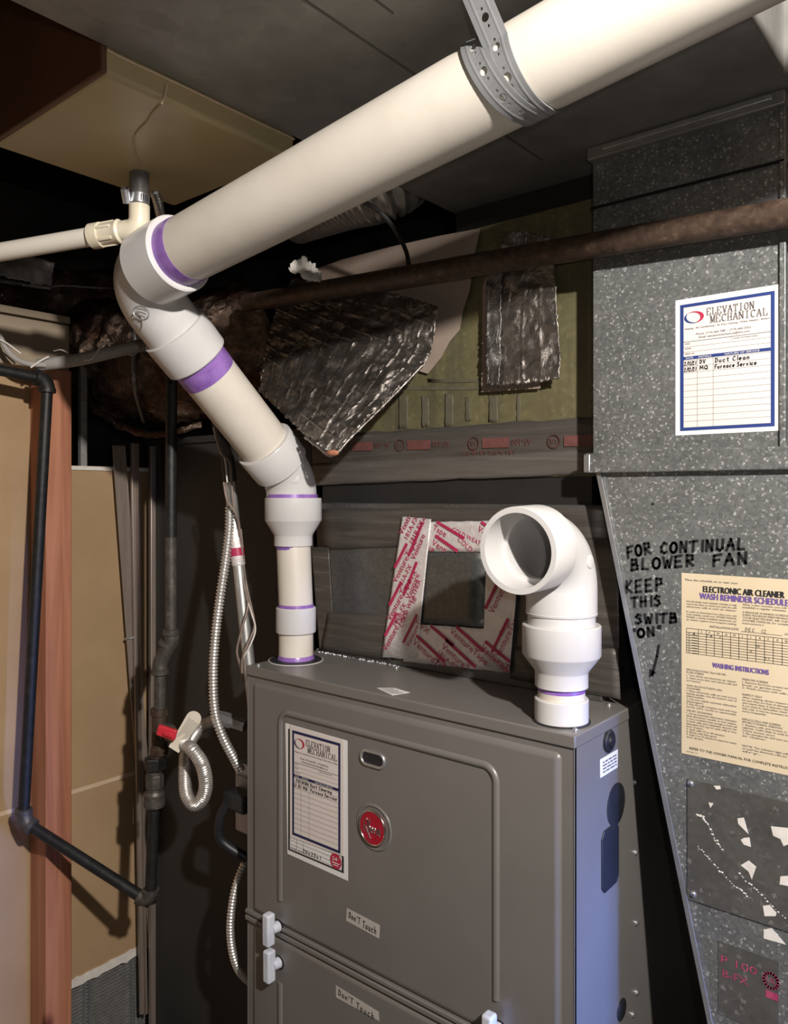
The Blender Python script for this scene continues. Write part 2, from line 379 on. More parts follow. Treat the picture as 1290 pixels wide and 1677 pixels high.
# hand lettering: strokes on a unit box (x right, y up)
def ell(cx, cy, rx, ry, a0=0, a1=360, n=14): return [(cx+rx*math.cos(math.radians(a0+(a1-a0)*i/n)), cy+ry*math.sin(math.radians(a0+(a1-a0)*i/n))) for i in range(n+1)]
HAND = {
 'A': [[(0,0),(.45,1),(.85,0)],[(.15,.4),(.75,.4)]], 'B': [[(.08,0),(.12,1),(.6,.95),(.65,.65),(.15,.52),(.75,.42),(.75,.08),(.05,0)]],
 'C': [[(.8,.85),(.45,1),(.1,.6),(.15,.15),(.5,0),(.82,.12)]], 'D': [[(.1,0),(.12,1),(.6,.9),(.8,.5),(.6,.1),(.1,0)]],
 'E': [[(.75,1),(.1,.95),(.08,0),(.75,.03)],[(.1,.5),(.6,.52)]], 'F': [[(.15,0),(.2,.95),(.9,1)],[(.15,.5),(.7,.55)]],
 'H': [[(.1,0),(.15,1)],[(.75,0),(.75,1)],[(.12,.5),(.75,.52)]], 'I': [[(.3,0),(.32,1)]],
 'K': [[(.12,0),(.18,1)],[(.8,1),(.15,.45),(.8,0)]], 'L': [[(.15,1),(.1,.05),(.75,0)]], 'M': [[(.02,0),(.12,1),(.45,.35),(.8,1),(.92,0)]],
 'N': [[(.1,0),(.12,1),(.75,.02),(.8,1)]], 'O': [ell(.45,.48,.4,.48,100,460)], 'P': [[(.12,0),(.15,1),(.7,.92),(.72,.55),(.14,.45)]],
 'Q': [ell(.45,.48,.4,.48,100,460),[(.5,.25),(.9,-.05)]],
 'R': [[(.1,0),(.12,1),(.7,.92),(.7,.58),(.14,.48),(.8,0)]], 'S': [[(.75,.9),(.35,1),(.12,.75),(.6,.5),(.75,.2),(.4,0),(.05,.1)]],
 'T': [[(0,.95),(.9,1)],[(.45,.97),(.4,0)]], 'U': [[(.1,1),(.12,.15),(.45,0),(.75,.2),(.78,1)]], 'V': [[(.05,1),(.42,0),(.8,1)]],
 'W': [[(0,1),(.22,0),(.45,.65),(.68,0),(.95,1)]], '"': [[(.2,1.05),(.15,.8)],[(.42,1.05),(.37,.8)]],
 'a': [ell(.4,.28,.32,.28,40,400,10)+[(.72,0)]], 'c': [ell(.42,.28,.34,.28,40,310,8)], 'd': [ell(.38,.28,.32,.28,30,390,10),[(.7,1),(.7,0)]],
 'e': [[(.1,.3),(.7,.32)]+ell(.42,.28,.34,.28,10,310,9)], 'i': [[(.3,.55),(.3,0)],[(.3,.75),(.32,.8)]], 'l': [[(.3,1),(.28,0)]],
 'n': [[(.1,.55),(.1,0),(.15,.4),(.45,.55),(.65,.4),(.65,0)]], 'u': [[(.1,.55),(.12,.1),(.4,0),(.65,.15),(.65,.55),(.68,0)]],
 'r': [[(.15,.55),(.15,0),(.2,.38),(.6,.55)]], 's': [[(.6,.5),(.25,.55),(.15,.38),(.6,.2),(.45,0),(.1,.05)]], 't': [[(.35,.9),(.35,.05),(.6,0)],[(.05,.6),(.65,.62)]],
 'v': [[(.1,.55),(.38,0),(.68,.55)]], 'g': [ell(.4,.28,.32,.28,30,390,10),[(.7,.55),(.7,-.3),(.3,-.4),(.12,-.25)]], 'm': [[(.05,.55),(.05,0),(.1,.4),(.3,.55),(.42,.4),(.42,0),(.48,.4),(.68,.55),(.8,.4),(.8,0)]],
 'h': [[(.12,1),(.12,0),(.18,.4),(.45,.55),(.65,.4),(.65,0)]], 'o': [ell(.4,.28,.32,.28,90,450,10)], 'x': [[(.1,.55),(.65,0)],[(.65,.55),(.1,0)]],
 "'": [[(.2,1),(.15,.75)]], '/': [[(.05,-.1),(.6,1.05)]], '1': [[(.35,1),(.32,0)]], '0': [ell(.4,.48,.33,.48,90,450,12)],
 '2': [[(.1,.8),(.4,1),(.7,.75),(.1,.02),(.75,0)]], '4': [[(.55,0),(.6,1),(.05,.35),(.8,.35)]], '5': [[(.7,1),(.2,.98),(.15,.55),(.6,.55),(.7,.2),(.4,0),(.08,.08)]],
 '7': [[(.1,1),(.75,.98),(.3,0)]], '9': [ell(.4,.7,.3,.28,0,360,10),[(.7,.7),(.55,0)]], '-': [[(.1,.45),(.6,.45)]], ' ': [],
}
def hand(page, mb, s, x0, y0, x1, y1, h, w, slant=.1, off=.0006):
    """hand-written s from baseline (x0,y0) to (x1,y1) on the page"""
    L = math.hypot(x1-x0, y1-y0); cw = [(.58 if c in "iIl1'\"" else .55 if c in ' /' else 1) for c in s]; tot = sum(cw); k = L/tot; c0 = 0
    ux, uy = (x1-x0)/L, (y1-y0)/L
    for c, q in zip(s, cw):
        for st in HAND.get(c, []):
            page.line(mb, [(x0+(c0+(.03+a*.9)*(.9 if q == 1 else .95)+slant*b_*h/k*.5)*k*ux+(uy*b_*h), y0+(c0+a*.9)*k*uy-b_*h) for a, b_ in st], w, off)
        c0 += q
SERIF = {  # block letters drawn as thin outlines with slab serifs
 'E': [[(.1,0),(.1,1)],[(.1,1),(.85,1),(.85,.75)],[(.1,.52),(.6,.52)],[(.1,0),(.9,0),(.9,.28)]], 'L': [[(.2,1),(.2,0),(.9,0),(.9,.3)],[(.02,1),(.4,1)]],
 'V': [[(.1,1),(.5,0),(.9,1)],[(-.02,1),(.25,1)],[(.75,1),(1.02,1)]], 'A': [[(.08,0),(.5,1),(.92,0)],[(.25,.35),(.75,.35)],[(-.02,0),(.22,0)],[(.78,0),(1.02,0)]],
 'T': [[(.5,0),(.5,1)],[(.05,.75),(.05,1),(.95,1),(.95,.75)],[(.3,0),(.7,0)]], 'I': [[(.5,0),(.5,1)],[(.25,1),(.75,1)],[(.25,0),(.75,0)]],
 'O': [ell(.5,.5,.42,.5,0,360,16)], 'N': [[(.12,0),(.12,1),(.85,0),(.85,1)],[(0,1),(.2,1)],[(.72,1),(.98,1)],[(0,0),(.26,0)]],
 'M': [[(.1,0),(.1,1),(.5,.1),(.9,1),(.9,0)],[(-.02,1),(.12,1)],[(.88,1),(1.02,1)],[(0,0),(.22,0)],[(.78,0),(1,0)]],
 'C': [ell(.52,.5,.44,.5,45,315,12),[(.86,.75),(.86,1)]], 'H': [[(.15,0),(.15,1)],[(.85,0),(.85,1)],[(.15,.5),(.85,.5)],[(.02,1),(.3,1)],[(.7,1),(.98,1)],[(.02,0),(.3,0)],[(.7,0),(.98,0)]],
}
def serif(page, mb, s, x0, x1, y, h, w):
    k = (x1-x0)/len(s)
    for i, c in enumerate(s):
        for st in SERIF.get(c, []):
            for dx in (0, .13):
                page.line(mb, [(x0+(i+.05+(a*.8+dx))*k*.95, y-b_*h) for a, b_ in st], w, .0006)

def service_sticker(page, W, H, navy, ruled, rows, parent, light='ink_light'):
    """blue framed service record; page origin at the sheet's top-left"""
    bl = MB(); page.frame(bl, .05*W, .04*H, .945*W, .968*H, .035*W, .023*H)
    page.rect(bl, .0851*W, .425*H, .9099*W, .4475*H)
    bl.build('blue_frame', navy, parent, smooth=0)
    tx = MB(); gy = MB()
    serif(page, gy, 'ELEVATION', .31*W, .79*W, .142*H, .050*H, .0038*W); serif(page, gy, 'MECHANICAL', .345*W, .915*W, .20*H, .050*H, .0038*W)
    page.text(tx, 'Heating • Air Conditioning • Air Duct Cleaning • Water Heaters • Boilers', .10*W, .228*H, .013*H, .80*W)
    page.text(tx, 'Phone: (719)-460-7081 • (719)-400-3353', .21*W, .275*H, .014*H, .52*W)
    page.text(tx, 'Email: elevationmechanical@live.com', .24*W, .30*H, .014*H, .48*W)
    for y, w in ((.317, .004), (.355, .002), (.392, .002)):
        page.line(tx if w > .003 else gy, [(.085*W, y*H), (.91*W, y*H)], w*W)
    page.line(gy, [(.555*W,.317*H),(.555*W,.345*H)], .002*W)
    page.text(tx, 'MAKE', .10*W, .337*H, .010*H); page.text(tx, 'MODEL', .10*W, .372*H, .010*H); page.text(tx, 'SERIAL NO.', .10*W, .410*H, .010*H)
    page.text(tx, 'DATE OF PURCHASE', .57*W, .337*H, .009*H, .22*W)
    tx.build('printed_text', 'ink_black', parent, smooth=0); gy.build('printed_heading', 'ink_grey', parent, smooth=0)
    wh = MB()
    page.text(wh, 'DATE', .11*W, .443*H, .013*H, .07*W, .0009); page.text(wh, 'INITIALS', .235*W, .443*H, .013*H, .125*W, .0009); page.text(wh, 'NATURE OF SERVICE', .49*W, .443*H, .013*H, .32*W, .0009)
    wh.build('column_titles', 'paper_white', parent, smooth=0)
    ln = MB()
    for i in range(12): page.line(ln, [(.085*W, (.455+.0445*i)*H), (.91*W, (.455+.0445*i)*H)], .003*W)
    for x in (.223, .378): page.line(ln, [(x*W,.4475*H),(x*W,.945*H)], .003*W)
    ln.build('ruled_lines', ruled, parent, smooth=0)
    lg = MB(); rd = MB()          # swoosh logo: two crescents
    def cres(mb, a0, a1, rx, ry, t):
        n = 22
        for i in range(n):
            p = []
            for j, q in ((i, 1), (i+1, 1), (i+1, -1), (i, -1)):
                f_ = j/n; a = math.radians(a0+(a1-a0)*f_); th = t*math.sin(math.pi*f_)*.5+.0008*W
                p.append((.19*W+(rx-(th if q < 0 else 0)*1.0)*math.cos(a)*1.0, .143*H-(ry-(th if q < 0 else 0)*.55)*math.sin(a)))
            page.poly(mb, p, .0007)
    cres(rd, -95, 130, .098*W, .043*H, .07*W); cres(lg, 120, 300, .098*W, .043*H, .05*W)
    rd.build('logo_swoosh', 'ink_red', parent, smooth=0); lg.build('logo_swoosh', navy, parent, smooth=0)
    hw = MB()
    for t, x0, x1, y, h in rows: hand(page, hw, t, x0*W, y*H, x1*W, y*H, h*H, .0085*W)
    hw.build('handwriting', 'ink_black', parent, smooth=0)

# ================================================================ THE SETTING
XW = -1.65                                    # face of the left drywall
FLOOR = -ZC; CEIL = .98
struct(MB().box((-2.6,-3.1,FLOOR-.1), (3.1,2.3,FLOOR)).build('floor', 'concrete', smooth=0))
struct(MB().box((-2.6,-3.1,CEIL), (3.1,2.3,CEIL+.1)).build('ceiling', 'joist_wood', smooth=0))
struct(MB().box((-2.6,2.2,FLOOR), (3.1,2.3,CEIL)).build('wall_back', 'concrete', smooth=0))
struct(MB().box((-2.6,-3.1,FLOOR), (3.1,-3.0,CEIL)).build('wall_front', 'concrete', smooth=0))
struct(MB().box((-2.6,-3.0,FLOOR), (-2.5,2.2,CEIL)).build('wall_outer', 'concrete', smooth=0))
struct(MB().box((3.0,-3.0,FLOOR), (3.1,2.2,CEIL)).build('wall_right', 'concrete', smooth=0))

wl = bpy.data.objects.new('wall_left', None); COL.objects.link(wl); wl.location = (XW,.2,0); wl['_base'] = (XW,.2,FLOOR); struct(wl)
MB().box((XW-.013,-1.5,FLOOR),(XW,.838,-.664)).build('drywall_panel', 'drywall_paper', wl, smooth=0)
MB().box((XW-.013,-1.5,-.655),(XW,.838,.26)).build('drywall_panel', 'drywall_paper', wl, smooth=0)
MB().box((XW-.013,.838,-1.09),(XW,1.075,-.664)).build('drywall_panel', 'drywall_paper', wl, smooth=0)
MB().box((XW-.013,.838,-.655),(XW,1.075,.055)).build('drywall_panel', 'drywall_paper', wl, smooth=0)
MB().box((XW-.012,-1.5,-.664),(XW+.0012,1.075,-.655)).build('joint_tape', 'joint_tape', wl, smooth=0)
MB().box((XW-.016,.838,.055),(XW+.004,1.075,.064)).build('panel_cap', 'plaster', wl, smooth=0)
te = MB(); ys = [.838+.012*i for i in range(19)]        # ragged torn gypsum above the grille
top = [(XW+.004, y, -1.075+.006*noise.noise(V((y*90, 3, 0)))) for y in ys]; bot = [(XW+.004, y, -1.094-.007*noise.noise(V((y*70, 9, 0)))) for y in ys]
te.prism(top+list(reversed(bot)), (-.016, 0, 0)); te.build('torn_edge', 'plaster', wl, smooth=0)

st = tag(MB().box((XW,.7816,FLOOR),(XW+.07,.838,.262)).build('wall_stud', 'stud_wood', bevel=.003), 'reddish brown upright wooden wall stud with knots behind black gas pipe', 'stud')
hb = thing('header_board', (XW-.01,.6,.262), 'tan horizontal wooden board above the drywall behind the grey cable', 'board')
MB().box((XW-.05,.1,.262),(XW+.060,.838,.36)).build('board', 'header_wood', hb, bevel=.003)
MB().box((XW-.05,.1,.363),(XW+.064,.838,.378)).build('cap_strip', 'header_wood', hb, bevel=.002)
MB().box((XW-.02,.90,.064),(XW-.008,.915,.30)).build('metal_strip', 'grille_metal', wl)

gr = thing('vent_grille', (XW-.02,.94,FLOOR), 'dark metal louvred grille low in the brown wall under torn plaster', 'grille')
for y in (.842,.905,.918,1.022,1.035): MB().box((XW-.03,y,-1.29),(XW-.006,y+.006,-1.086)).build('upright', 'zinc' if y in (.905,.918,1.022) else 'grille_metal', gr)
lv0 = None
for i in range(24):
    z = -1.092-.0082*i
    MB().box((XW-.026,.846,z-.0024),(XW-.012,1.07,z)).build('slat', 'grille_metal', gr, smooth=0)
MB().box((XW-.07,.838,-1.295),(XW-.06,1.075,-1.08)).build('backing', 'black_hole', gr, smooth=0)

# dark sheet metal panel beside the furnace, with leaning channels
pn = thing('metal_panel', (-1.36,1.065,FLOOR), 'dark grey sheet metal panel standing between wall and furnace', 'panel')
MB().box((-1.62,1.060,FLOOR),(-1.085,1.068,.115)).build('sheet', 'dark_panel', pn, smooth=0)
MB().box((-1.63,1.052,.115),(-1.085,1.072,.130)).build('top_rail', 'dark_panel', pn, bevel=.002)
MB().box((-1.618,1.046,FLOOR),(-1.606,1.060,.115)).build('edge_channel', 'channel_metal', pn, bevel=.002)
ch = thing('leaning_channel', onX(233,1650,-1.632), 'thin bent metal channel leaning against the brown wall', 'metal strip')
a, b = onX(191,730,-1.632), onX(231,1275,-1.632); b2 = a+(b-a)*1.55
MB().bar(a, b2, .004, .016, (1,0,0)).build('web', 'channel_metal', ch, smooth=0)
MB().bar(a+V((.008,-.009,0)), b2+V((.008,-.009,0)), .014, .003, (1,0,0)).build('flange', 'channel_metal', ch, smooth=0)
MB().bar(a+V((.008,.009,0)), b2+V((.008,.009,0)), .014, .003, (1,0,0)).build('flange', 'channel_metal', ch, smooth=0)
for k in (.37,):
    q = a+(b-a)*k/.65; MB().tube([q+V((.01,-.02,0)), q+V((.01,.02,0))], .003, 8).build('rivet', 'zinc', ch)
cb_ = thing('upright_channel', onX(233,1677,-1.615), 'straight upright metal channel beside the leaning strip', 'metal strip')
a, b = onX(217,726,-1.615), onX(232,1660,-1.615)
MB().bar(a, b, .010, .008, (1,0,0)).build('web', 'channel_metal', cb_, bevel=.001)
MB().bar(a+V((.006,.007,0)), b+V((.006,.007,0)), .004, .010, (1,0,0)).build('flange', 'channel_metal', cb_, smooth=0)

# ================================================================ FURNACE
XL, XR, YF = -1.064, -.442, .8807
ZT = -.298; ZB = FLOOR
fu = thing('furnace', ((XL+XR)/2, 1.2, ZB), 'tall grey-brown metal furnace cabinet with two front doors and oval badge', 'furnace')
bd = MB()
for a, b in (((XL,YF+.004,ZB),(XL+.0015,1.58,ZT-.012)),((XR-.0015,YF+.004,ZB),(XR,1.58,ZT-.012)),((XL,1.575,ZB),(XR,1.58,ZT-.012)),
             ((XL,YF+.005,ZB),(XR,YF+.009,ZT-.012))): bd.box(a, b)
bd.build('cabinet', 'paint_grey', fu, smooth=0)
MB().box((XL-.002,YF+.001,ZT-.0165),(XR+.002,1.582,ZT)).build('top_panel', 'paint_grey', fu, bevel=.002)
DL, DR = -1.048, -.4585
SEAM = -.7295
def door(name, z0, z1):
    return MB().box((DL,YF,z0),(DR,YF+.022,z1)).build(name, 'paint_grey', fu, bevel=.010, bseg=5)
ud = door('upper_door', SEAM+.0085, ZT-.0245); ld = door('lower_door', FLOOR+.02, SEAM-.0115)
def strip_bead(pts, parent, r=.0062):
    MB().tube(pts, r, 12).build('bead', 'paint_grey', parent, smooth=60)
zb = lambda u, v: onY(u, v, YF)
def bead_path(xl, xr, zt, zl, zr, rad=.02):
    y = YF+.0025; p = [V((xl,y,zl)), V((xl,y,(zl+zt)/2)), V((xl,y,zt-rad))]
    p += [V((xl+rad-rad*math.cos(math.radians(t)), y, zt-rad+rad*math.sin(math.radians(t)))) for t in range(10,91,10)]
    p += [V(((xl+xr)/2,y,zt))]
    p += [V((xr-rad+rad*math.sin(math.radians(t)), y, zt-rad+rad*math.cos(math.radians(t)))) for t in range(0,81,10)]
    return p+[V((xr,y,zt-rad)), V((xr,y,(zr+zt)/2)), V((xr,y,zr))]
xl_, xr_ = zb(459,1300).x, zb(812,1400).x
strip_bead(bead_path(xl_, xr_, zb(470,1168).z, zb(459,1474).z, zb(812,1637).z), ud)
MB().tube([V((xl_,YF+.0025,zb(462,1611).z)), V((xl_,YF+.0025,-1.15))], .0062, 12).build('bead', 'paint_grey', ld, smooth=60)
MB().tube([V((xr_,YF+.0025,SEAM-.075)), V((xr_,YF+.0025,-1.15))], .0062, 12).build('bead', 'paint_grey', ld, smooth=60)
# seam lips between the doors
MB().box((XL-.001,YF-.0015,SEAM+.001),(DR,YF+.012,SEAM+.0085)).build('door_lip', 'paint_grey', ud, bevel=.002)
MB().box((XL-.001,YF-.0015,SEAM-.0105),(DR,YF+.012,SEAM-.002)).build('door_lip', 'paint_grey', ld, bevel=.002)
# latches
def latch(x, z, par):
    l = MB().box((x-.0080,YF-.025,z-.0265),(x+.0080,YF-.008,z+.0265)).build('latch', 'latch_plastic', par, bevel=.0035)
    MB().lathe((x+.005,YF-.014,z),(0,1,0),[(0,.0075),(.008,.0085),(.015,.0095)],24).build('latch_stem', 'latch_plastic', l)
    MB().lathe((x+.006,YF-.0006,z),(0,1,0),[(0,.0115),(.001,.0115)],28).build('latch_hole', 'black_hole', l)
p = zb(452,1515); latch(p.x, p.z, ud)
p = zb(453,1574); latch(p.x, p.z, ld)
p = zb(812,1682); latch(p.x, p.z, ud)
# sight window
p = onY(610.5,1243,YF)
def oblong(x, y, z, w, h, n=10):
    r = h/2; c = w/2-r; return [V((x+c+r*math.sin(math.pi*i/n), y, z+r*math.cos(math.pi*i/n))) for i in range(n+1)]+[V((x-c-r*math.sin(math.pi*i/n), y, z-r*math.cos(math.pi*i/n))) for i in range(n+1)]
ring = oblong(p.x, YF-.001, p.z, .046, .021); sw = MB().tube(ring+[ring[0], ring[1]], .0026, 8, False).build('sight_window_rim', 'zinc', ud, smooth=60)
MB().prism(oblong(p.x, YF-.0008, p.z, .044, .019), (0,.002,0)).build('sight_window', 'black_rubber', sw, smooth=0)
# badge
p = onY(612,1355,YF); BX, BZ = p.x, p.z
bg = MB().lathe((BX,YF-.004,BZ),(0,1,0),[(0,.0243),(.0045,.0243)],40).build('badge', 'badge_red', ud)
def ringm(r, rt, y, sz=1.0): 
    pts = [V((BX+r*math.cos(2*math.pi*i/40), y, BZ+sz*r*math.sin(2*math.pi*i/40))) for i in range(40)]
    return MB().tube(pts+pts[:2], rt, 8, False)
ringm(.0252,.0016,YF-.0036).build('badge_rim', 'chrome', bg, smooth=60)
ringm(.0325,.0035,YF+.0018).build('badge_recess', 'paint_grey', bg, smooth=60)
pg = Page((BX,YF-.0044,BZ),(1,0,0),(0,0,-1),(0,-1,0)); lt = MB()
def chs(pts, w=.0016): lt.tube([pg.pt(x*.001, -y*.001, .0003) for x, y in pts], w*.5, 6)
chs([(-15,-9),(-15,9)]); chs([(-15,9),(-10,12),(-7,8),(-9,2),(-15,0)]); chs([(-12,0),(-3,-16)]); chs([(-4,13),(-5,2)])
chs([(-6,4),(-6,-7)]); chs([(-6,0),(-4,2),(-2.5,0),(-2.5,-7)])
for ex in (1.2, 6.2): chs([(ex-1.6,-2),(ex+1.4,-2),(ex+1,1.8),(ex-.5,2.3),(ex-1.8,0),(ex-1.8,-4.5),(ex-.3,-7),(ex+1.6,-6)], .0014)
for ex in (10.5,13.5,16.5): chs([(ex,2),(ex,-7)], .0014)
chs([(10.5,2),(16.5,2.2)], .0014)
lt.build('badge_lettering', 'chrome', bg, smooth=60)
# right side knock-outs, plugs and screws
sx = lambda u, v: onX(u, v, XR)
def side_disc(name, u, v, r, mat='black_rubber', h=.003, par=fu):
    q = sx(u, v); return MB().lathe((XR-.001,q.y,q.z),(1,0,0),[(0,r),(h*.7,r),(h,r*.88)],32).build(name, mat, par)
k1 = side_disc('plug', 995,1213,.0150,h=.006); q = sx(995,1213); MB().lathe((XR+.005,q.y,q.z),(1,0,0),[(0,.008),(.003,.007)],20).build('plug_cap','black_rubber',k1)
side_disc('knockout', 1008,1317,.0285); side_disc('plug', 1017,1653,.0145)
c0, c1 = sx(984,1414), sx(1011.5,1414); cz = c0.z-.001; hh = .0410
MB().prism([V((XR+.002, y, z)) for y, z in [(c0.y+.008,cz+hh),(c1.y-.008,cz+hh),(c1.y,cz+hh-.008),(c1.y,cz-hh+.008),(c1.y-.008,cz-hh),(c0.y+.008,cz-hh),(c0.y,cz-hh+.008),(c0.y,cz+hh-.008)]], (-.003,0,0)).build('knockout', 'black_rubber', fu, bevel=.001)
def screw(q, ax, r, par, mat='zinc'):
    ax = V(ax).normalized()
    s_ = MB().lathe(q, ax, [(0,r*1.25),(r*.25,r*1.25),(r*.3,r*.9),(r*.8,r*.85),(r,r*.6)],14).build('screw', mat, par)
    x = ax.orthogonal(); MB().bar(V(q)+ax*r*1.01-x*r*.6, V(q)+ax*r*1.01+x*r*.6, r*.22, r*.1, ax).build('screw_slot', 'black_hole', s_, smooth=0); return s_
for u, v in ((1039,1281),(1040,1396),(1041,1511),(1041.5,1625),(1035,1661)): screw(sx(u,v),(1,0,0),.0036,fu)
for u, v in ((423,1090),(521,1064),(649,1094),(942,1196),(997,1155),(851,1123)): screw(onZ(u,v,ZT),(0,0,1),.0033,fu)
# vent flange on the top
VX, VY = -1.03, .968
MB().lathe((VX,VY,ZT),(0,0,1),[(0,.047),(.0018,.047),(.0026,.044)],40).build('vent_flange', 'black_rubber', fu)
MB().lathe((VX,VY,ZT-.0002),(0,0,1),[(0,.0495),(.0012,.0495)],40).build('flange_gasket', 'pvc_fitting', fu)
NX, NY = -.484, .931
MB().lathe((NX,NY,ZT),(0,0,1),[(0,.0375),(.002,.0375)],40).build('intake_gasket', 'black_rubber', fu)

def decal(name, label, cat, corners, off, mat, th=.0004, group=None):
    """thin label through four points (top-left, top-right, bottom-right, bottom-left), lifted by off"""
    c = [V(p)+V(off) for p in corners]
    r = thing(name, (c[2]+c[3])/2, label, cat, group)
    n = (c[1]-c[0]).cross(c[3]-c[0]).normalized()
    MB().prism(c, -n*th if n.dot(V(off)) > 0 else n*th).build('sheet', mat, r, smooth=0)
    return r, c
def page_of(c, toward):
    ex = (c[1]-c[0]).normalized(); ey = (c[3]-c[0]); n = V(toward)
    return Page(c[0], ex, ey, n), (c[1]-c[0]).length, (c[3]-c[0]).length
# rating label on top and on the side
r, c = decal('rating_label', 'small white printed label lying on the furnace top', 'label', [onZ(617,1127,ZT),onZ(645,1127,ZT),onZ(671,1134.5,ZT),onZ(642,1139,ZT)], (0,0,.0006), 'paper_white')
pg, W, H = page_of(c, (0,0,1)); t = MB()
for i in range(6): pg.rect(t, .1*W, (.12+.13*i)*H, (.9-.1*(i % 2))*W, (.16+.13*i)*H)
t.build('printed_text', 'ink_light', r, smooth=0)
r, c = decal('side_label', 'small white printed label on the blue-lit furnace side', 'label', [sx(982,1244),sx(1011,1227),sx(1010.5,1256.5),sx(982.5,1274)], (.0005,0,0), 'paper_white')
pg, W, H = page_of(c, (1,0,0)); t = MB()
for i in range(4):
    x = .12
    for j in range(4):
        w = .10+.045*((i*3+j*5) % 4); pg.rect(t, x*W, (.20+.18*i)*H, min(.9, x+w)*W, (.28+.18*i)*H); x += w+.04
t.build('printed_text', 'ink_grey', r, smooth=0)
# filter record sticker with the service sticker pasted over it
yf = lambda u, v: onY(u, v, YF)
r, c = decal('filter_sticker', 'tall white sticker with black rim and red 24 seal on furnace door', 'sticker', [yf(467.5,1184),yf(569,1213),yf(570,1442.5),yf(471,1398)], (0,-.0006,0), 'paper_white')
c = [c[0], V((c[1].x, c[0].y, c[0].z)), V((c[1].x, c[0].y, c[3].z)), V((c[0].x, c[0].y, c[3].z))]
pg, W, H = page_of(c, (0,-1,0)); t = MB(); pg.frame(t, .055*W, .035*H, .95*W, .965*H, .028*W, .012*H); t.build('black_rim', 'ink_black', r, smooth=0)
t = MB()
for i in range(5): pg.line(t, [(.1*W,(.82+.031*i)*H),(.92*W,(.82+.031*i)*H)], .0005)
for x in (.2,.31): pg.line(t, [(x*W,.8*H),(x*W,.93*H)], .0005)
t.build('ruled_lines', 'ink_light', r, smooth=0)
t = MB(); pg.text(t, 'FILTER SIZE', .10*W, .945*H, .013*H, .19*W); t.build('printed_text', 'ink_grey', r, smooth=0)
t = MB(); hand(pg, t, '20x25x1', .30*W, .937*H, .60*W, .937*H, .026*H, .0011); t.build('handwriting', 'ink_black', r, smooth=0)
t = MB(); sc = [(.83*W+(.0125 if i % 2 else .0116)*math.cos(i*math.pi/24), .90*H+(.0125 if i % 2 else .0116)*math.sin(i*math.pi/24)) for i in range(48)]; pg.poly(t, sc, .0009)
s_ = t.build('red_seal', 'ink_red', r, smooth=0)
t = MB(); pg.text(t, '24', .83*W-.0075, .90*H-.0002, .0062, .0105, .0013); pg.text(t, 'hr', .83*W+.0035, .90*H-.003, .0025, None, .0013); pg.rect(t, .83*W-.008, .90*H+.0024, .83*W+.008, .90*H+.0038, .0013); pg.rect(t, .83*W-.0055, .90*H+.0058, .83*W+.0055, .90*H+.0070, .0013)
t.build('seal_text', 'paper_white', s_, smooth=0)
r, c = decal('service_sticker', 'blue framed service record sticker pasted over another on furnace door', 'sticker', [yf(476,1186.5),yf(564,1212),yf(564,1402),yf(476,1370)], (0,-.0018,0), 'paper_pink')
c = [c[0], V((c[1].x, c[0].y, c[0].z)), V((c[1].x, c[0].y, c[3].z)), V((c[0].x, c[0].y, c[3].z))]
pg, W, H = page_of(c, (0,-1,0))
service_sticker(pg, W, H, 'ink_navy', 'ink_light', [('8/7/21',.09,.22,.488,.024),('DV/DA',.24,.37,.488,.024),('Duct Cleaning',.40,.80,.488,.026),('2/8/21',.09,.22,.532,.024),('MQ',.26,.35,.532,.024),('Furnace Service',.40,.89,.532,.026)], r)
# marker tapes
def tape_label(label, cor, s):
    r, c = decal('tape_label', label, 'tape', [yf(*q) for q in cor], (0,-.0006,0), 'clear_tape')
    pg, W, H = page_of(c, (0,-1,0)); pg.ey = V((0,0,-1)); dz = (c[0].z-c[1].z); t = MB()
    hand(pg, t, s[0], .07*W, .62*H+0*dz, .44*W, .66*H, .46*H, .0011); hand(pg, t, s[1], .50*W, .80*H, .93*W, .80*H, .52*H, .0011)
    t.build('handwriting', 'marker', r, smooth=0)
tape_label('clear tape strip lettered by hand on upper furnace door', [(568,1487),(622,1515),(621,1537),(567,1507.5)], ("Don'T", 'Touch'))
tape_label('clear tape strip lettered by hand on lower furnace door', [(550,1613.5),(620,1657),(621,1672),(550.4,1633)], ("Don'T", 'Touch'))

# ================================================================ COIL CASE
YCo = 1.05; CXL, CXR = -1.052, -.482; CZT = -.015
cc = thing('coil_case', ((CXL+CXR)/2,1.3,ZT), 'sheet metal coil case sealed with aged grey tape on furnace', 'duct')
MB().box((CXL,YCo,ZT),(CXR,1.56,CZT)).build('case', 'galv_patch', cc, bevel=.002)
def strip(name, px, y, mat, par, th=.0006, seg=14, wob=.002):
    """tape strip on a plane Y=y from four pixel corners TL TR BR BL, edges a little uneven"""
    c = [onY(u, v, y) for u, v in px]
    def fn(s, t):
        a = c[0].lerp(c[1], s); b_ = c[3].lerp(c[2], s); q = a.lerp(b_, t)
        e = 1 if t in (0, 1) else 0
        q.z += e*wob*noise.noise(V((q.x*60, q.z*20, y*50))); q.y -= .0006*abs(noise.noise(V((q.x*40, q.z*40, 1))))
        return q
    return MB().sheet(fn, seg, 6).build(name, mat, par, solid=th, smooth=30)
strip('tape', [(517,834),(1000,828),(1000,885),(520,900)], YCo-.001, 'old_tape', cc)
strip('tape', [(509,895),(538,898),(545,1010),(523,1066)], YCo-.0014, 'old_tape', cc)
strip('tape', [(536,1003),(660,1006),(640,1083),(524,1064)], YCo-.0018, 'old_tape', cc)
strip('tape', [(835,1060),(1012,1060),(1016,1146),(835,1112)], YCo-.0018, 'old_tape', cc)
strip('tape', [(960,885),(1012,880),(1014,1062),(962,1062)], YCo-.0020, 'old_tape', cc)
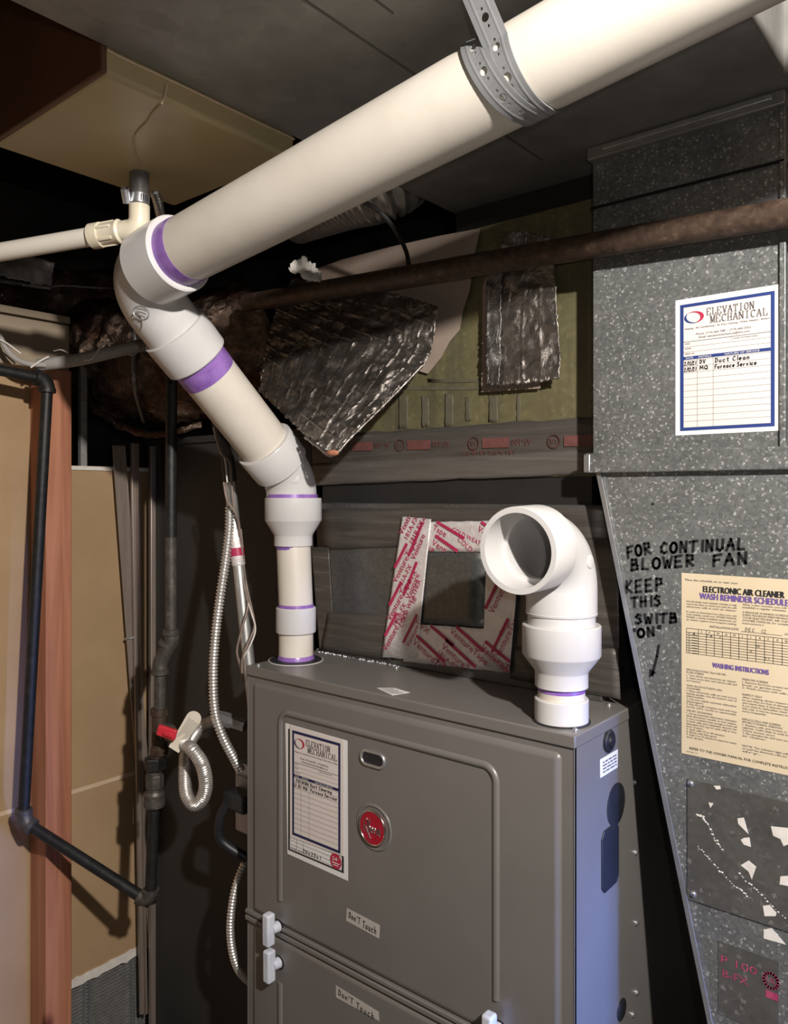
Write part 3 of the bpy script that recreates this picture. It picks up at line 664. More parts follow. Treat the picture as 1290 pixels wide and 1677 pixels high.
sl = MB()                                      # bead of sealant crumbs along the base, each lump its own ball
for i in range(90):
    q = onY(523, 1066, YCo).lerp(onY(660, 1088, YCo), random.random()); sl.ball((q.x, YCo-.003-random.random()*.008, ZT+.001), random.uniform(.0007,.0022), 6, 4)
so = sl.build('sealant_crumbs', 'zinc', cc); so['kind'] = 'stuff'
# access patch with printed foil tape
pt = strip('access_patch', [(676,896),(800,896),(795,1035),(668,1028)], YCo-.004, 'galv_patch', cc, .002, 4, 0)
def vtape(px, off, words, seed):
    y = YCo-off
    o = strip('foil_tape', px, y, 'foil_tape', cc, .0006, 18, .001)
    c = [onY(u, v, y-.0016) for u, v in px]; t = MB(); rnd = random.Random(seed)
    def inside(q):
        for k in range(4):
            a, b_ = c[k], c[(k+1) % 4]
            if (b_.x-a.x)*(q.z-a.z)-(b_.z-a.z)*(q.x-a.x) > 0: return False
        return True
    for (s0, t0, ang, txt, sz) in words:
        sz *= 1.7; q = c[0].lerp(c[1], s0).lerp(c[3].lerp(c[2], s0), t0)
        a = math.radians(ang); pg = Page(q, (math.cos(a),0,math.sin(a)), (math.sin(a),0,-math.cos(a)), (0,-1,0)); row = 0
        for w in txt:
            if w == '#':
                for k in range(24): pg.rect(t, sz*.26*k, -sz*1.75, sz*.26*(k+1), -sz*1.25)
            else:
                pg.text(t, w, 0, row*sz*1.15, sz*(.8 if row else 1.0), None); row += 1
    t.f = [f_ for f_ in t.f if inside(sum((t.v[i] for i in f_), V((0,0,0)))/len(f_))]
    t.build('tape_print', 'ink_tape_red', o, smooth=0)
VT = ['#', 'VentureTape', '181A-FX', '181B-FX']; VB = ['#', 'VentureTape']
vtape([(694,855),(862,852),(862,905),(690,903)], .0062, [(.10,.25,-25,['#','Tape'],.006),(.30,.30,-22,['COLD WEATHER'],.0042),(.10,.75,-28,['#','Venture','18'],.0065),(.36,.62,-35,['COLD WEATHER'],.005),(.55,.3,-28,VB,.006)], 1)
vtape([(672,1022),(835,1032),(834,1102),(660,1083)], .0066, [(.12,.1,-30,['#','FX'],.0065),(.06,.5,-32,VB,.0066),(.42,.15,-32,VB,.0066),(.36,.55,-32,VT,.0066),(.62,.35,-30,['COLD WEATHER'],.0045),(.74,.5,-30,VB,.006)], 2)
vtape([(797,900),(852,898),(834,1102),(790,1090)], .0072, [(.25,.18,62,['#','Venture'],.0065),(.70,.30,62,VB,.006),(.3,.55,62,VB,.0065),(.65,.72,60,['COLD'],.0045),(.6,.90,62,VB,.006)], 3)
vtape([(659,846),(706,850),(682,1080),(625,1076)], .0080, [(.10,.13,58,VT,.0068),(.55,.20,62,['COLD WEATHER'],.0042),(.12,.47,58,VT,.0068),(.62,.30,62,['#','Venture'],.0062),(.12,.74,58,['#','VentureTape','181A-FX'],.0068),(.62,.58,64,['#','Venture','18'],.0062),(.5,.78,64,['COLD WEATHER'],.005),(.12,.96,58,VB,.0068),(.75,.92,60,VB,.0056)], 4)

# ================================================================ PLENUM
YP = 1.062; PXL, PXR = -1.07, -.495; PZB = .027; PZT = .434
pl = thing('supply_plenum', ((PXL+PXR)/2,1.3,CZT), 'olive stained sheet metal plenum above the coil case', 'duct')
MB().box((PXL,YP,PZB),(PXR,1.56,PZT)).build('casing', 'plenum_metal', pl, bevel=.002)
MB().box((PXL+.01,YP+.004,CZT),(PXR-.01,1.55,PZB)).build('collar', 'duct_black', pl, smooth=0)
MB().box((-.765,YP+.03,PZT),(PXR-.01,1.54,.482)).build('top_collar', 'duct_black', pl, smooth=0)
strip('tape', [(505,790),(990,757),(990,682),(500,715)], YP-.001, 'old_tape', pl, .0006, 24, .004)
strip('tape', [(505,795),(990,775),(990,735),(505,760)], YP-.0018, 'old_tape_light', pl, .0006, 24, .002)
t = MB(); pg = Page(onY(870,728,YP-.0032), (-1,0,.02), (0,0,1), (0,-1,0))      # the print is upside down
def tprint(x):
    pg.text(t, 'AF-100', x-.046, .010, .010, .036); pg.rect(t, x-.006, -.004, x+.045, .012, .0004)
    a = [(x+.062+.010*math.cos(i*math.pi/10), .004+.010*math.sin(i*math.pi/10)) for i in range(21)]; pg.line(t, a, .0018); pg.text(t, 'UL', x+.057, .008, .008)
for x in (-.10,.045,.20,.33): tprint(x)
pg.text(t, '181A-FX 181B-FX', .03, -.008, .007, .10)
t.build('tape_print', 'ink_faded_red', pl, smooth=0)
gl = [(652,648,668,702),(690,650,702,700),(728,646,742,700),(762,650,770,690),(800,648,815,692),(846,646,852,690),(640,633,820,639),(700,621,870,627)]
for u0, v0, u1, v1 in gl:                       # dried glue marks left by the insulation
    def fn(s, q_, u0=u0, v0=v0, u1=u1, v1=v1):
        q = onY(u0+(u1-u0)*s, v0+(v1-v0)*q_-.035*(u0-650)*0, YP-.0007); e = s in (0,1) or q_ in (0,1)
        return q+V((.0025*noise.noise(V((q.x*300,q.z*200,3)))*e, 0, .003*noise.noise(V((q.x*200,q.z*200,7)))*e))
    MB().sheet(fn, 6, 6).build('glue_mark', 'glue', pl, solid=.0003)

# ================================================================ INSULATION FLAPS
def coons(L, R_, B, T):
    """edges as functions s->point: L,R_ run bottom to top, B,T run left to right"""
    def fn(u, v):
        c00, c10, c01, c11 = B(0), B(1), T(0), T(1)
        return L(v)*(1-u)+R_(v)*u+B(u)*(1-v)+T(u)*v-(c00*(1-u)*(1-v)+c10*u*(1-v)+c01*(1-u)*v+c11*u*v)
    return fn
def edge(pts):
    q = catmull(pts, 16)
    def f(s):
        x = max(0, min(1, s))*(len(q)-1); i = min(int(x), len(q)-2); return q[i].lerp(q[i+1], x-i)
    return f
def foil_sheet(name, fn, par, mat, nu, nv, gu, gv, ridge=.0022, crumple=.004, solid=.0012):
    def f2(u, v):
        q = fn(u, v); e = .0015
        du = fn(min(1,u+e), v)-fn(max(0,u-e), v); dv = fn(u, min(1,v+e))-fn(u, max(0,v-e)); n = du.cross(dv).normalized()
        if n.dot(q) > 0: n = -n
        wv = .012*noise.noise(V((u*gu*.7, v*gv*.7, 5)))
        a = abs(((u+wv)*gu) % 1-.5)*2; b_ = abs(((v+wv)*gv) % 1-.5)*2
        rd = max(0, 1-(1-a)*7)+max(0, 1-(1-b_)*7)
        q += n*(ridge*min(rd, 1)+crumple*noise.fractal(V((u*gu*.9, v*gv*.9, 2)), 1, 2, 3)-.003*(1-(1-a)*(1-b_))*0)
        ed = min(u, 1-u, v, 1-v)
        if ed < .02: q += V((.004*noise.noise(V((u*40,v*40,1))), .004*noise.noise(V((u*40,v*40,8))), .004*noise.noise(V((u*40,v*40,4)))))
        return q
    return MB().sheet(f2, nu, nv).build(name, mat, par, solid=solid, smooth=50)
f1 = thing('foil_insulation_flap', P(545,745,1.30), 'crinkled gridded foil insulation sheet peeling off the plenum beside white pipe', 'insulation')
Bq = edge([P(424,640,1.46), P(470,684,1.37), P(510,722,1.29), P(545,745,1.245)])
Rq = edge([P(545,745,1.245), P(600,690,1.245), P(660,630,1.25), P(702,585,1.26), P(718,503,1.275)])
Lq = edge([P(424,640,1.46), P(436,570,1.47), P(455,500,1.48), P(480,455,1.485)])
Tq = edge([P(480,455,1.485), P(560,470,1.405), P(640,480,1.335), P(718,503,1.275)])
foil_sheet('foil', coons(Lq, Rq, Bq, Tq), f1, 'foil_fsk', 132, 132, 11, 11, .0016, .004)
# rolled lower hem with frayed fibre
hem = catmull([P(500,716,1.30), P(520,731,1.27), P(545,746,1.240), P(575,716,1.240), P(610,682,1.242), P(650,642,1.245), P(690,600,1.252)], 14)
MB().tube(hem, [.0026+.002*noise.noise(V((i*.35,0,0))) for i in range(len(hem))], 8).build('hem', 'foil_fsk', f1, smooth=60)
MB().ball(P(544,742,1.243), .011, 9, 6, (1.3,.6,.5)).build('exposed_fibre', 'stud_wood', f1)
bp = thing('backing_sheet', onY(720,600,YP-.01), 'torn brown paper backing sheet hanging behind the crinkled foil flap', 'insulation')
out = [(505,445),(560,425),(640,404),(720,386),(786,374),(778,410),(772,450),(768,478),(757,510),(752,540),(735,560),(722,585),(700,612),(660,600),(600,560),(540,520)]
pp = [onY(u, v, YP-.006) for u, v in out]
MB().prism(pp, (0,.0012,0)).build('paper', 'backing_paper', bp, smooth=0)
f2 = thing('foil_strip_flap', onY(857,640,YP-.02), 'short foil insulation piece hanging behind the rusty pipe near the duct', 'insulation')
def e2(px, y): return edge([onY(u, v, y) for u, v in px])
y0 = YP-.022
foil_sheet('foil', coons(e2([(799,633),(799,540),(820,440),(822,382)], y0), e2([(917,620),(915,540),(908,450),(905,390)], y0), e2([(799,633),(857,630),(917,620)], y0), e2([(822,382),(860,380),(905,390)], y0)), f2, 'foil_fsk', 50, 60, 4, 8, .0012, .003)
foil_sheet('side_fold', coons(e2([(797,630),(797,540),(797,440)], y0-.004), e2([(818,630),(820,540),(822,440)], y0-.004), e2([(797,630),(818,628)], y0-.004), e2([(797,440),(822,440)], y0-.004)), f2, 'foil_dark', 12, 50, 1, 7, .001, .003)
MB().prism([onY(u, v, YP-.010) for u, v in [(790,470),(800,440),(885,440),(884,636),(788,642)]], (0,.001,0)).build('paper_back', 'backing_paper', f2, smooth=0)

# ================================================================ RETURN DUCT (right)
YD = 1.015; RT = .468
rd = thing('return_duct', (-.30,1.25,FLOOR), 'galvanized return air duct on the right carrying papers and handwriting', 'duct')
XDL, XDR = -.4795, -.2347
MB().box((XDL,YD,.03),(XDR,1.45,RT)).build('upper_section', 'galv', rd, bevel=.0015)
MB().box((XDL-.002,YD-.004,.398),(XDR+.001,1.45,.4005)).build('seam', 'black_hole', rd, smooth=0)
MB().box((XDR-.004,YD-.004,.056),(XDR+.003,YD+.004,RT)).build('corner_fold', 'galv', rd, bevel=.001)
zlo = -.90; q = onY(1160,1677,YD); slope = (q.x-(-.4735))/(q.z-.032); xlo = -.4735+slope*(zlo-.032)
tr = MB(); fr = [(-.4735,.032),(-.05,.032),(.10,-.25),(.10,FLOOR),(xlo,FLOOR),(xlo,zlo)]
tr.prism([V((x,YD,z)) for x, z in fr], (0,.45,0)); tr.build('lower_transition', 'galv', rd, bevel=.0015)
a = V((-.4735,YD-.003,.03)); b = V((xlo,YD-.003,zlo)); MB().bar(a+V((.004,0,0)), b+V((.004,0,0)), .003, .006, (1,0,0)).build('edge_fold', 'zinc', rd)
z0, z1 = onY(970,775,YD-.012).z, onY(970,742,YD-.012).z
MB().box((XDL-.006,YD-.012,z0),(-.04,YD+.004,z1)).build('cleat', 'galv', rd, bevel=.002)
MB().box((XDL-.008,YD-.013,z0+.001),(XDL+.002,YD-.002,z1-.001)).build('cleat_tab', 'zinc', rd, bevel=.002)
MB().box((XDL-.004,YD-.010,RT-.004),(XDR+.004,YD+.01,.482)).build('top_flange', 'galv_smooth', rd, bevel=.002)
MB().box((XDL+.02,YD-.013,.472),(XDR-.01,YD-.009,.4785)).build('drive_strip', 'zinc', rd, bevel=.001)
yd = lambda u, v: onY(u, v, YD)
# cover plate with screws
cv = [yd(1126,1274),yd(1320,1319),yd(1320,1530),yd(1134,1474)]
cv = [V((cv[0].x,YD-.0025,cv[0].z)), V((cv[1].x,YD-.0025,cv[0].z)), V((cv[1].x,YD-.0025,cv[3].z)), V((cv[0].x,YD-.0025,cv[3].z))]
cp = MB().prism(cv, (0,.0025,0)).build('cover_plate', 'galv_cover', rd, bevel=.0006)
for u, v in ((1131,1283),(1135.5,1464)): screw(onY(u, v, YD-.0025), (0,-1,0), .0034, cp)
screw(onY(1069,825,YD), (0,-1,0), .0016, rd, 'black_rubber')
# foil patch with pink print
pa = MB().prism([V((yd(1176,1540).x,YD-.001,yd(1176,1540).z)), V((yd(1275,1575).x,YD-.001,yd(1176,1540).z)), V((yd(1275,1575).x,YD-.001,yd(1275,1700).z)), V((yd(1176,1540).x,YD-.001,yd(1275,1700).z))], (0,.0009,0)).build('tape_patch', 'galv_cover', rd, smooth=0)
t = MB(); pg = Page(yd(1181,1575)+V((0,-.0012,0)), (1,0,0), (0,0,-1), (0,-1,0))
pg.text(t, 'P 100', 0, .0, .0095, .042); pg.text(t, 'B-FX', .002, .017, .0095, .030)
al = [(.058+.008*math.cos(i*math.pi/8), .0+.009*math.sin(i*math.pi/8)) for i in range(17)]; pg.line(t, al, .003); pg.text(t, 'UL', .053, .003, .007); pg.rect(t, .052, .013, .066, .022)
t.build('tape_print', 'ink_pink', pa, smooth=0)
sc5 = lambda x, y: (1090+x/3.84, 1240+y/3.84)
for poly, on in (([(450,385),(490,380),(520,485),(455,420)],1),([(470,520),(490,508),(525,505),(535,565),(490,550)],1),([(470,680),(520,650),(568,690),(540,770),(520,720)],1),
             ([(660,435),(790,448),(790,540),(740,560),(720,515),(675,495)],1),([(720,750),(790,745),(790,815),(715,800)],1),([(615,1085),(665,1075),(755,1180),(615,1140)],0),
             ([(610,935),(650,930),(695,980),(690,1000),(620,1000)],1),([(300,180),(340,180),(345,200),(320,205)],1),([(268,285),(300,290),(280,320)],1)):
    MB().prism([onY(*sc5(x, y), YD-(.0029 if on else .0005)) for x, y in poly], (0,.0004,0)).build('label_scrap', 'scrap_paper', cp if on else rd, smooth=0)
sp = MB()
for pts in ([(190,360),(235,370),(270,440),(320,530),(370,600)],[(200,560),(300,670),(420,800),(520,880)],[(460,730),(600,870),(768,1030)]):
    for i in range(len(pts)-1):
        for k in range(9):
            f_ = k/9; x = pts[i][0]+(pts[i+1][0]-pts[i][0])*f_+random.uniform(-6,6); y = pts[i][1]+(pts[i+1][1]-pts[i][1])*f_+random.uniform(-6,6)
            q = onY(*sc5(x, y), YD-.0029); sp.ball(q, random.uniform(.0004,.0013), 6, 4, (1.3,.25,1))
o = sp.build('paint_spatter', 'scrap_paper', cp); o['kind'] = 'stuff'
# handwriting straight on the metal
pg = Page((0,YD-.0004,0),(1,0,0),(0,0,-1),(0,-1,0)); t = MB()
def duct_word(s, u0, v0, u1, v1, hpx, w=.0033, slant=.25):
    a, b_ = yd(u0, v0), yd(u1, v1); hand(pg, t, s, a.x, -a.z, b_.x, -b_.z, hpx/FPX*1.02, w, slant)
duct_word('FOR',1027,914,1070,905,18); duct_word('CONTINUAL',1081,906,1225,899,17)
duct_word('BLOWER',1033,934,1142,926,18); duct_word('FAN',1166,927,1229,922,17)
duct_word('KEEP',1024,971,1090,966,20); duct_word('THIS',1034,994,1086,991,16); duct_word('SWITB',1040,1021,1113,1019,15); duct_word('"ON"',1035,1045,1086,1039,14)
ar = [yd(1079,1057),yd(1076,1075),yd(1068,1106)]; pg.line(t, [(p.x,-p.z) for p in ar], .0033)
hd = [yd(1063,1110),yd(1064,1095),yd(1075,1101)]; pg.poly(t, [(p.x,-p.z) for p in hd], .0006)
t.build('handwriting', 'marker', rd, smooth=0)
# service sticker on the duct
def square(c): return [c[0], V((c[1].x,c[0].y,c[0].z)), V((c[1].x,c[0].y,c[3].z)), V((c[0].x,c[0].y,c[3].z))]
cs = square([yd(1106,492.5),yd(1279,467),yd(1277,707),yd(1105,713.5)])
r, c = decal('service_sticker', 'blue framed white service sticker alone on the upper galvanized duct', 'sticker', cs, (0,-.0006,0), 'paper_white')
pg, W, H = page_of(c, (0,-1,0))
t = MB(); pg.rect(t, .08*W, .45*H, .915*W, .947*H, .0002); pg.rect(t, .08*W, .06*H, .915*W, .425*H, .0002); t.build('form_tint', 'paper_pink', r, smooth=0)
service_sticker(pg, W, H, 'ink_blue', 'ink_light', [('2/11/21',.09,.215,.490,.026),('DV',.245,.31,.486,.026),('Duct Clean',.395,.73,.489,.030),('2/12/21',.09,.215,.534,.026),('MQ',.245,.335,.530,.026),('Furnace Service',.39,.79,.533,.028)], r)
# wash reminder sheet
c0 = yd(1116,938); w_, h_ = .150, .2335
cs = [V((c0.x,YD,c0.z)), V((c0.x+w_,YD,c0.z)), V((c0.x+w_,YD,c0.z-h_)), V((c0.x,YD,c0.z-h_))]
r, c = decal('wash_schedule', 'yellowed printed wash reminder sheet stuck below the black handwriting', 'paper', cs, (0,-.0008,0), 'paper_cream')
pg, W, H = page_of(c, (0,-1,0)); k = MB(); pu = MB(); g = MB()
pg.bold(k, 'ELECTRONIC AIR CLEANER', .185*W, .0965*H, .0078, .63*W); pg.bold(pu, 'WASH REMINDER SCHEDULE', .155*W, .135*H, .0078, .69*W)
pg.text(g, 'Place this schedule on or near your', .035*W, .041*H, .0026, .43*W)
def lines(x0, x1, y, ss, h=.0023, dy=.0146):
    for i, s in enumerate(ss): pg.text(g, s, x0*W, (y+dy*i)*H, h, (x1-x0)*W*(1 if len(s) > 32 else max(.3, len(s)/40)))
lines(.045,.455,.158,['Use this handy wash reminder schedule to help','record the dates on which you wash the cells','electronic cells in your air cleaner.'])
lines(.045,.455,.215,['In order to determine how often your unit','needs washing, consult your OWNER MANUAL','Initially a newly installed electronic air','air cleaner requires more frequent washing.'])
lines(.50,.96,.150,['After a few months you will be able to','establish a regular schedule.'])
lines(.50,.96,.190,['A REGULAR WASHING SCHEDULE ASSURES','SURES MAXIMUM PERFORMANCE FROM IT','YOUR ELECTRONIC AIR CLEANER. (See','OWNER MANUAL for complete washing','instructions.)'])
pg.text(g, 'INSTALLATION DATE', .24*W, .286*H, .0028, .23*W); pg.line(g, [(.49*W,.289*H),(.80*W,.289*H)], .0004); pg.text(g, '19', .82*W, .286*H, .0028)
hand(pg, g, 'DEC', .52*W, .285*H, .60*W, .285*H, .0042, .0005); hand(pg, g, '12', .64*W, .285*H, .69*W, .285*H, .0042, .0005); hand(pg, g, '25', .86*W, .285*H, .91*W, .285*H, .0042, .0005)
gx = [.045]+[.145+i*.0655 for i in range(13)]; gy_ = [.303,.325]+[.325+.0142*i for i in range(1,9)]
for y in gy_: pg.line(k, [(.045*W,y*H),(.931*W,y*H)], .00045)
for x in gx: pg.line(k, [(x*W,.303*H),(x*W,.4386*H)], .00045)
for i, m_ in enumerate('JFMAMJJASOND'): pg.text(k, m_, (.167+i*.0655)*W, .320*H, .0026)
hand(pg, k, '24', .205*W, .339*H, .27*W, .339*H, .0034, .0005); hand(pg, k, '31', .285*W, .339*H, .33*W, .339*H, .0034, .0005); hand(pg, k, '84', .07*W, .337*H, .125*W, .335*H, .0034, .0005)
for i in range(8): pg.text(g, '19', .06*W, (.336+.0142*i)*H, .0022); pg.line(g, [(.09*W,(.336+.0142*i)*H),(.135*W,(.336+.0142*i)*H)], .0004)
hand(pg, g, '30', .535*W, .395*H, .58*W, .395*H, .003, .0004); hand(pg, g, '10', .60*W, .363*H, .64*W, .363*H, .003, .0004); hand(pg, g, '27', .67*W, .424*H, .71*W, .424*H, .003, .0004)
pg.bold(pu, 'WASHING INSTRUCTIONS', .26*W, .500*H, .0062, .44*W)
lines(.045,.455,.535,['REMOVE ELECTRONIC CELLS AND PRE-','FILTER SCREENS'])
lines(.045,.455,.565,['1. Turn off fan and electronic air cleaner.','2. Open access door and remove cells and','    screens.'])
lines(.045,.455,.622,['WASH CELLS IN AUTOMATIC DISH-','WASHER.','1. Place electronic cells on rack across','    leaning upright. Use the bottom rack of','    dishwasher.','2. Use your regular automatic dishwasher','    detergent.','3. Run through complete wash and rinse','    cycle (dry cycle is optional).'])
lines(.045,.455,.760,['        OR BY SOAKING','1. Use an automatic dishwasher detergent','    that dissolves readily in hot water.','2. Use a container large enough to hold cell','    or both cells, and completely dissolve the','    detergent (3/4 cup for each cell) in very','    hot water.','3. Soak cells 15 to 20 minutes.','4. Rinse with fine spray.','5. Soak 5 to 15 minutes in clean hot water','    and drain.'])
lines(.50,.96,.545,['PREFILTER SCREENS','1. Remove lint from screens with vacuum,','    brush, or garden hose.','2. Wash screens with cells if desired.'])
lines(.50,.96,.625,['INSPECT CELLS','After washing, always inspect the cells to','be sure they are free of detergent deposits','and wiped clean. If deposits remain, repeat','if you wash by dishwasher check hard water','that only. It may be necessary to wash again','more frequently.'])
lines(.50,.96,.755,['REPLACE CELLS AND SCREENS','RETURN TO NORMAL OPERATION','1. Replace cells and screens in air cleaner','    cabinet. Cells slide in with handle out.','    Close access door.','2. Re-energize fan and turn on electronic','    air cleaner.'])
lines(.50,.96,.895,['NOTE: The indicator light will not come','    on until the electronic cells are completely','    dry.'])
pg.text(k, 'REFER TO THE OWNER MANUAL FOR COMPLETE INSTRUCTIONS', .07*W, .968*H, .0031, .86*W); pg.text(g, '68-50 REV. 1-7', .045*W, .986*H, .0016)
k.build('printed_text', 'ink_black', r, smooth=0); pu.build('printed_title', 'ink_purple', r, smooth=0); g.build('small_print', 'ink_grey', r, smooth=0)

# ================================================================ OVERHEAD TRUNK DUCT
TZ = .482; TXL, TXR = -.773, -.223
tk = thing('trunk_duct', (-.5,.2,TZ), 'large grey sheet metal trunk duct overhead along the ceiling', 'duct')
MB().box((TXL,-1.4,TZ),(TXR,1.40,.80)).build('casing', 'galv_smooth', tk, bevel=.002)
for x in (onZ(580,55,TZ).x,): MB().box((x-.0012,-1.4,TZ-.001),(x+.0012,1.0,TZ+.001)).build('seam', 'paint_dark', tk, smooth=0)
x = onZ(628,10,TZ).x; MB().box((x-.001,-1.4,TZ-.001),(x+.001,.60,TZ+.001)).build('seam', 'paint_dark', tk, smooth=0)
MB().box((TXR-.002,.965,TZ-.002),(TXR+.008,.985,.80)).build('standing_seam', 'galv_smooth', tk, bevel=.002)
# sealed tan pan to the left of the trunk
PB = .455; QL, QR, Q0, Q1 = -1.052, -.777, .445, .728
dp = thing('drain_pan', ((QL+QR)/2,.58,PB), 'tan plastic drain pan mounted beside the overhead grey duct', 'pan')
MB().box((QL,Q0+.004,PB),(QR,Q1,.75)).build('pan_body', 'pan_plastic', dp, bevel=.006)
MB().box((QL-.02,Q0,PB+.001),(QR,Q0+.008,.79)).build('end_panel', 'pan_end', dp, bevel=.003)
cl = catmull([V((QR+.001,Q0+.006+i*.0275+.0,TZ-.001+.0012*noise.noise(V((i*1.3,0,0))))) for i in range(11)], 6)
MB().tube(cl, [.0016+.001*noise.noise(V((i*.7,3,0))) for i in range(len(cl))], 7).build('caulk_line', 'joint_tape', dp, smooth=60)
dr_ = catmull([onX(273,138,QR+.001), onX(270,155,QR+.001), onX(264,171,QR+.001)], 6)
MB().tube(dr_, .0013, 6).build('glue_drip', 'joint_tape', dp)
pth = [onZ(u, v, PB-.0008) for u, v in ((262,172),(250,185),(240,200),(222,220),(219,240),(224,258),(229,272))]
MB().tube(catmull(pth, 5), [.0012+.0012*abs(noise.noise(V((i*.5,1,0)))) for i in range(31)], 6).build('glue_drip', 'pan_plastic', dp)
# ---- condensate drain
dz = onZ(228,284,PB)
dl = thing('drain_line', dz, 'cream plastic drain pipe with elbow and clamp under tan pan', 'pipe')
zv = V((dz.x,dz.y,0)); E1 = V((dz.x,dz.y,PB-.078))
MB().lathe((dz.x,dz.y,PB-.052),(0,0,1),[(0,.0125),(.03,.0125),(.034,.0135),(.052,.0135)],24).build('rubber_hose', 'rubber_hose', dl)
hc = MB().lathe((dz.x,dz.y,PB-.044),(0,0,1),[(0,.0142),(.013,.0142)],28).build('hose_clamp', 'zinc', dl)
cdir = (-RV*.7-FV*.6).normalized()
qd = V((dz.x,dz.y,PB-.037))+cdir*.019
MB().tube([qd-UPV*.008+FV*.004, qd+UPV*.008-FV*.006], .0062, 14).build('clamp_screw', 'zinc', hc)
MB().lathe(qd+UPV*.008-FV*.006,(UPV*.8-FV*.6),[(0,.0062),(.003,.0062),(.0045,.003)],6).build('clamp_screw_head', 'chrome', hc)
for i in range(4):
    an = math.radians(-62+i*13+math.degrees(YAW)); d_ = V((math.cos(an),math.sin(an),0))
    MB().bar(V((dz.x,dz.y,PB-.0425))+d_*.0143, V((dz.x,dz.y,PB-.033))+d_*.0143, .0012, .0006, d_).build('clamp_slot', 'black_hole', hc, smooth=0)
pe = P(0,413,1.16); dd = (P(160,369,1.10)-E1).normalized(); far = E1+(pe-E1)*1.9
dd = (pe-E1).normalized()
arc = arc_between(E1, (0,0,-1), dd, .014)
MB().tube([V((dz.x,dz.y,PB-.046))]+arc+[E1+dd*.030], .0145, 22).build('elbow', 'pvc_aged', dl)
MB().lathe(E1+dd*.026, dd, [(0,.0135),(.004,.0175),(.009,.0165),(.012,.0155),(.034,.0155),(.0345,.018),(.050,.018),(.0505,.0145)],26).build('coupling', 'pvc_aged', dl)
for i in range(6):
    x = dd.orthogonal().normalized(); y = dd.cross(x); a = i*math.pi/3; n_ = x*math.cos(a)+y*math.sin(a)
    MB().bar(E1+dd*.038+n_*.016, E1+dd*.060+n_*.016, .004, .003, n_).build('coupling_rib', 'pvc_aged', dl, bevel=.0005)
MB().tube([E1+dd*.06, far], .0134, 22).build('pipe', 'pvc', dl)
gb = [E1+dd*.028+(V((noise.noise(V((i,0,1))), noise.noise(V((i,5,1))), noise.noise(V((i,9,1)))))*.012) for i in range(12)]
g_ = MB()
for q in gb: g_.ball(q+dd*random.uniform(-.004,.006), .0045, 7, 5)
g_.build('sealant', 'pvc_aged', dl)

# ================================================================ EXHAUST VENT PIPE
ev = thing('exhaust_pipe', (VX,VY,ZT), 'white plastic exhaust vent pipe rising from furnace and running to upper right', 'pipe')
R3, R3H, R2, R2H = .0455, .0535, .0308, .0355
A3 = V((-1.045,.650,.325)); C3 = V((-1.042,VY,.0285)); B3 = V((-.422,.663,.407))
dup_ = (A3-C3).normalized(); dlong = (B3-A3).normalized()
base = V((VX,VY,ZT))
MB().tube([base, base+UPV*.06], R2, 36).build('pipe', 'pvc', ev)
MB().lathe(base+UPV*.001,(0,0,1),[(0,R2+.0025),(.006,R2+.0016),(.009,R2+.0006)],36).build('primer_ring', 'primer', ev)
MB().lathe((VX,VY,-.247),(0,0,1),[(0,R2),(0,R2H),(.002,R2H+.0005),(.043,R2H+.0005),(.045,R2H-.001),(.045,R2)],40).build('coupling', 'pvc_fitting', ev)
MB().tube([V((VX,VY,-.205)), V((VX-.007,VY,-.08))], R2, 36).build('pipe', 'pvc', ev)
MB().lathe((VX,VY,-.2025),(0,0,1),[(0,R2+.0015),(.006,R2+.0006)],36).build('primer_ring', 'primer', ev)
MB().lathe((VX-.0068,VY,-.0985),(0,0,1),[(0,R2+.0004),(.007,R2+.0004)],36).build('primer_ring', 'primer_dark', ev)
RX = VX-.007
MB().lathe((RX,VY,-.092),(0,0,1),[(0,R2),(0,.0345),(.017,.0345),(.020,.0355),(.044,.0500),(.046,.0512),(.0845,.0512),(.086,.050),(.086,R3)],48).build('reducer', 'pvc_fitting', ev)
MB().lathe((RX-.003,VY,-.0065),(0,0,1),[(0,R3+.001),(.007,R3+.0006)],40).build('primer_ring', 'primer', ev)
arc = arc_between(C3, (0,0,1), dup_, .030)
e45 = MB().tube([V((RX-.003,VY,-.03))]+arc+[C3+dup_*.034], R3, 40, False)
e45.lathe(C3+dup_*.031, dup_, [(0,R3),(.002,.0500),(.004,R3H-.001),(.056,R3H),(.0575,R3H-.001),(.0575,R3)],44,False)
e45.build('elbow', 'pvc_fitting', ev)
q = C3+(-FV*.046+RV*.012)+UPV*.000; MB().lathe(q,(-FV+RV*.25),[(0,.008),(.002,.008),(.0024,.0065)],20).build('mould_mark', 'pvc_fitting', ev)
MB().tube([C3+dup_*.05, A3-dup_*.10], R3, 40).build('pipe', 'pvc', ev)
MB().lathe(A3-dup_*.152, -dup_, [(0,R3+.0008),(.030,R3+.0008),(.038,R3+.0002)],40).build('primer_ring', 'primer', ev)
TL = .062
arc = arc_between(A3, dup_, dlong, TL, 22)
e90 = MB().tube([A3-dup_*.10]+arc+[A3+dlong*.075], R3+.003, 44, False)
e90.lathe(A3-dup_*.096, -dup_, [(0,R3+.003),(.001,R3H+.001),(.058,R3H),(.060,R3H-.0015),(.060,R3)],48,False)
e90.lathe(A3+dlong*.052, dlong, [(0,R3+.002),(.001,R3H+.002),(.062,R3H+.001),(.0635,R3H-.001),(.0635,R3),(.045,R3)],48,False)
eo = e90.build('elbow', 'pvc_fitting', ev)
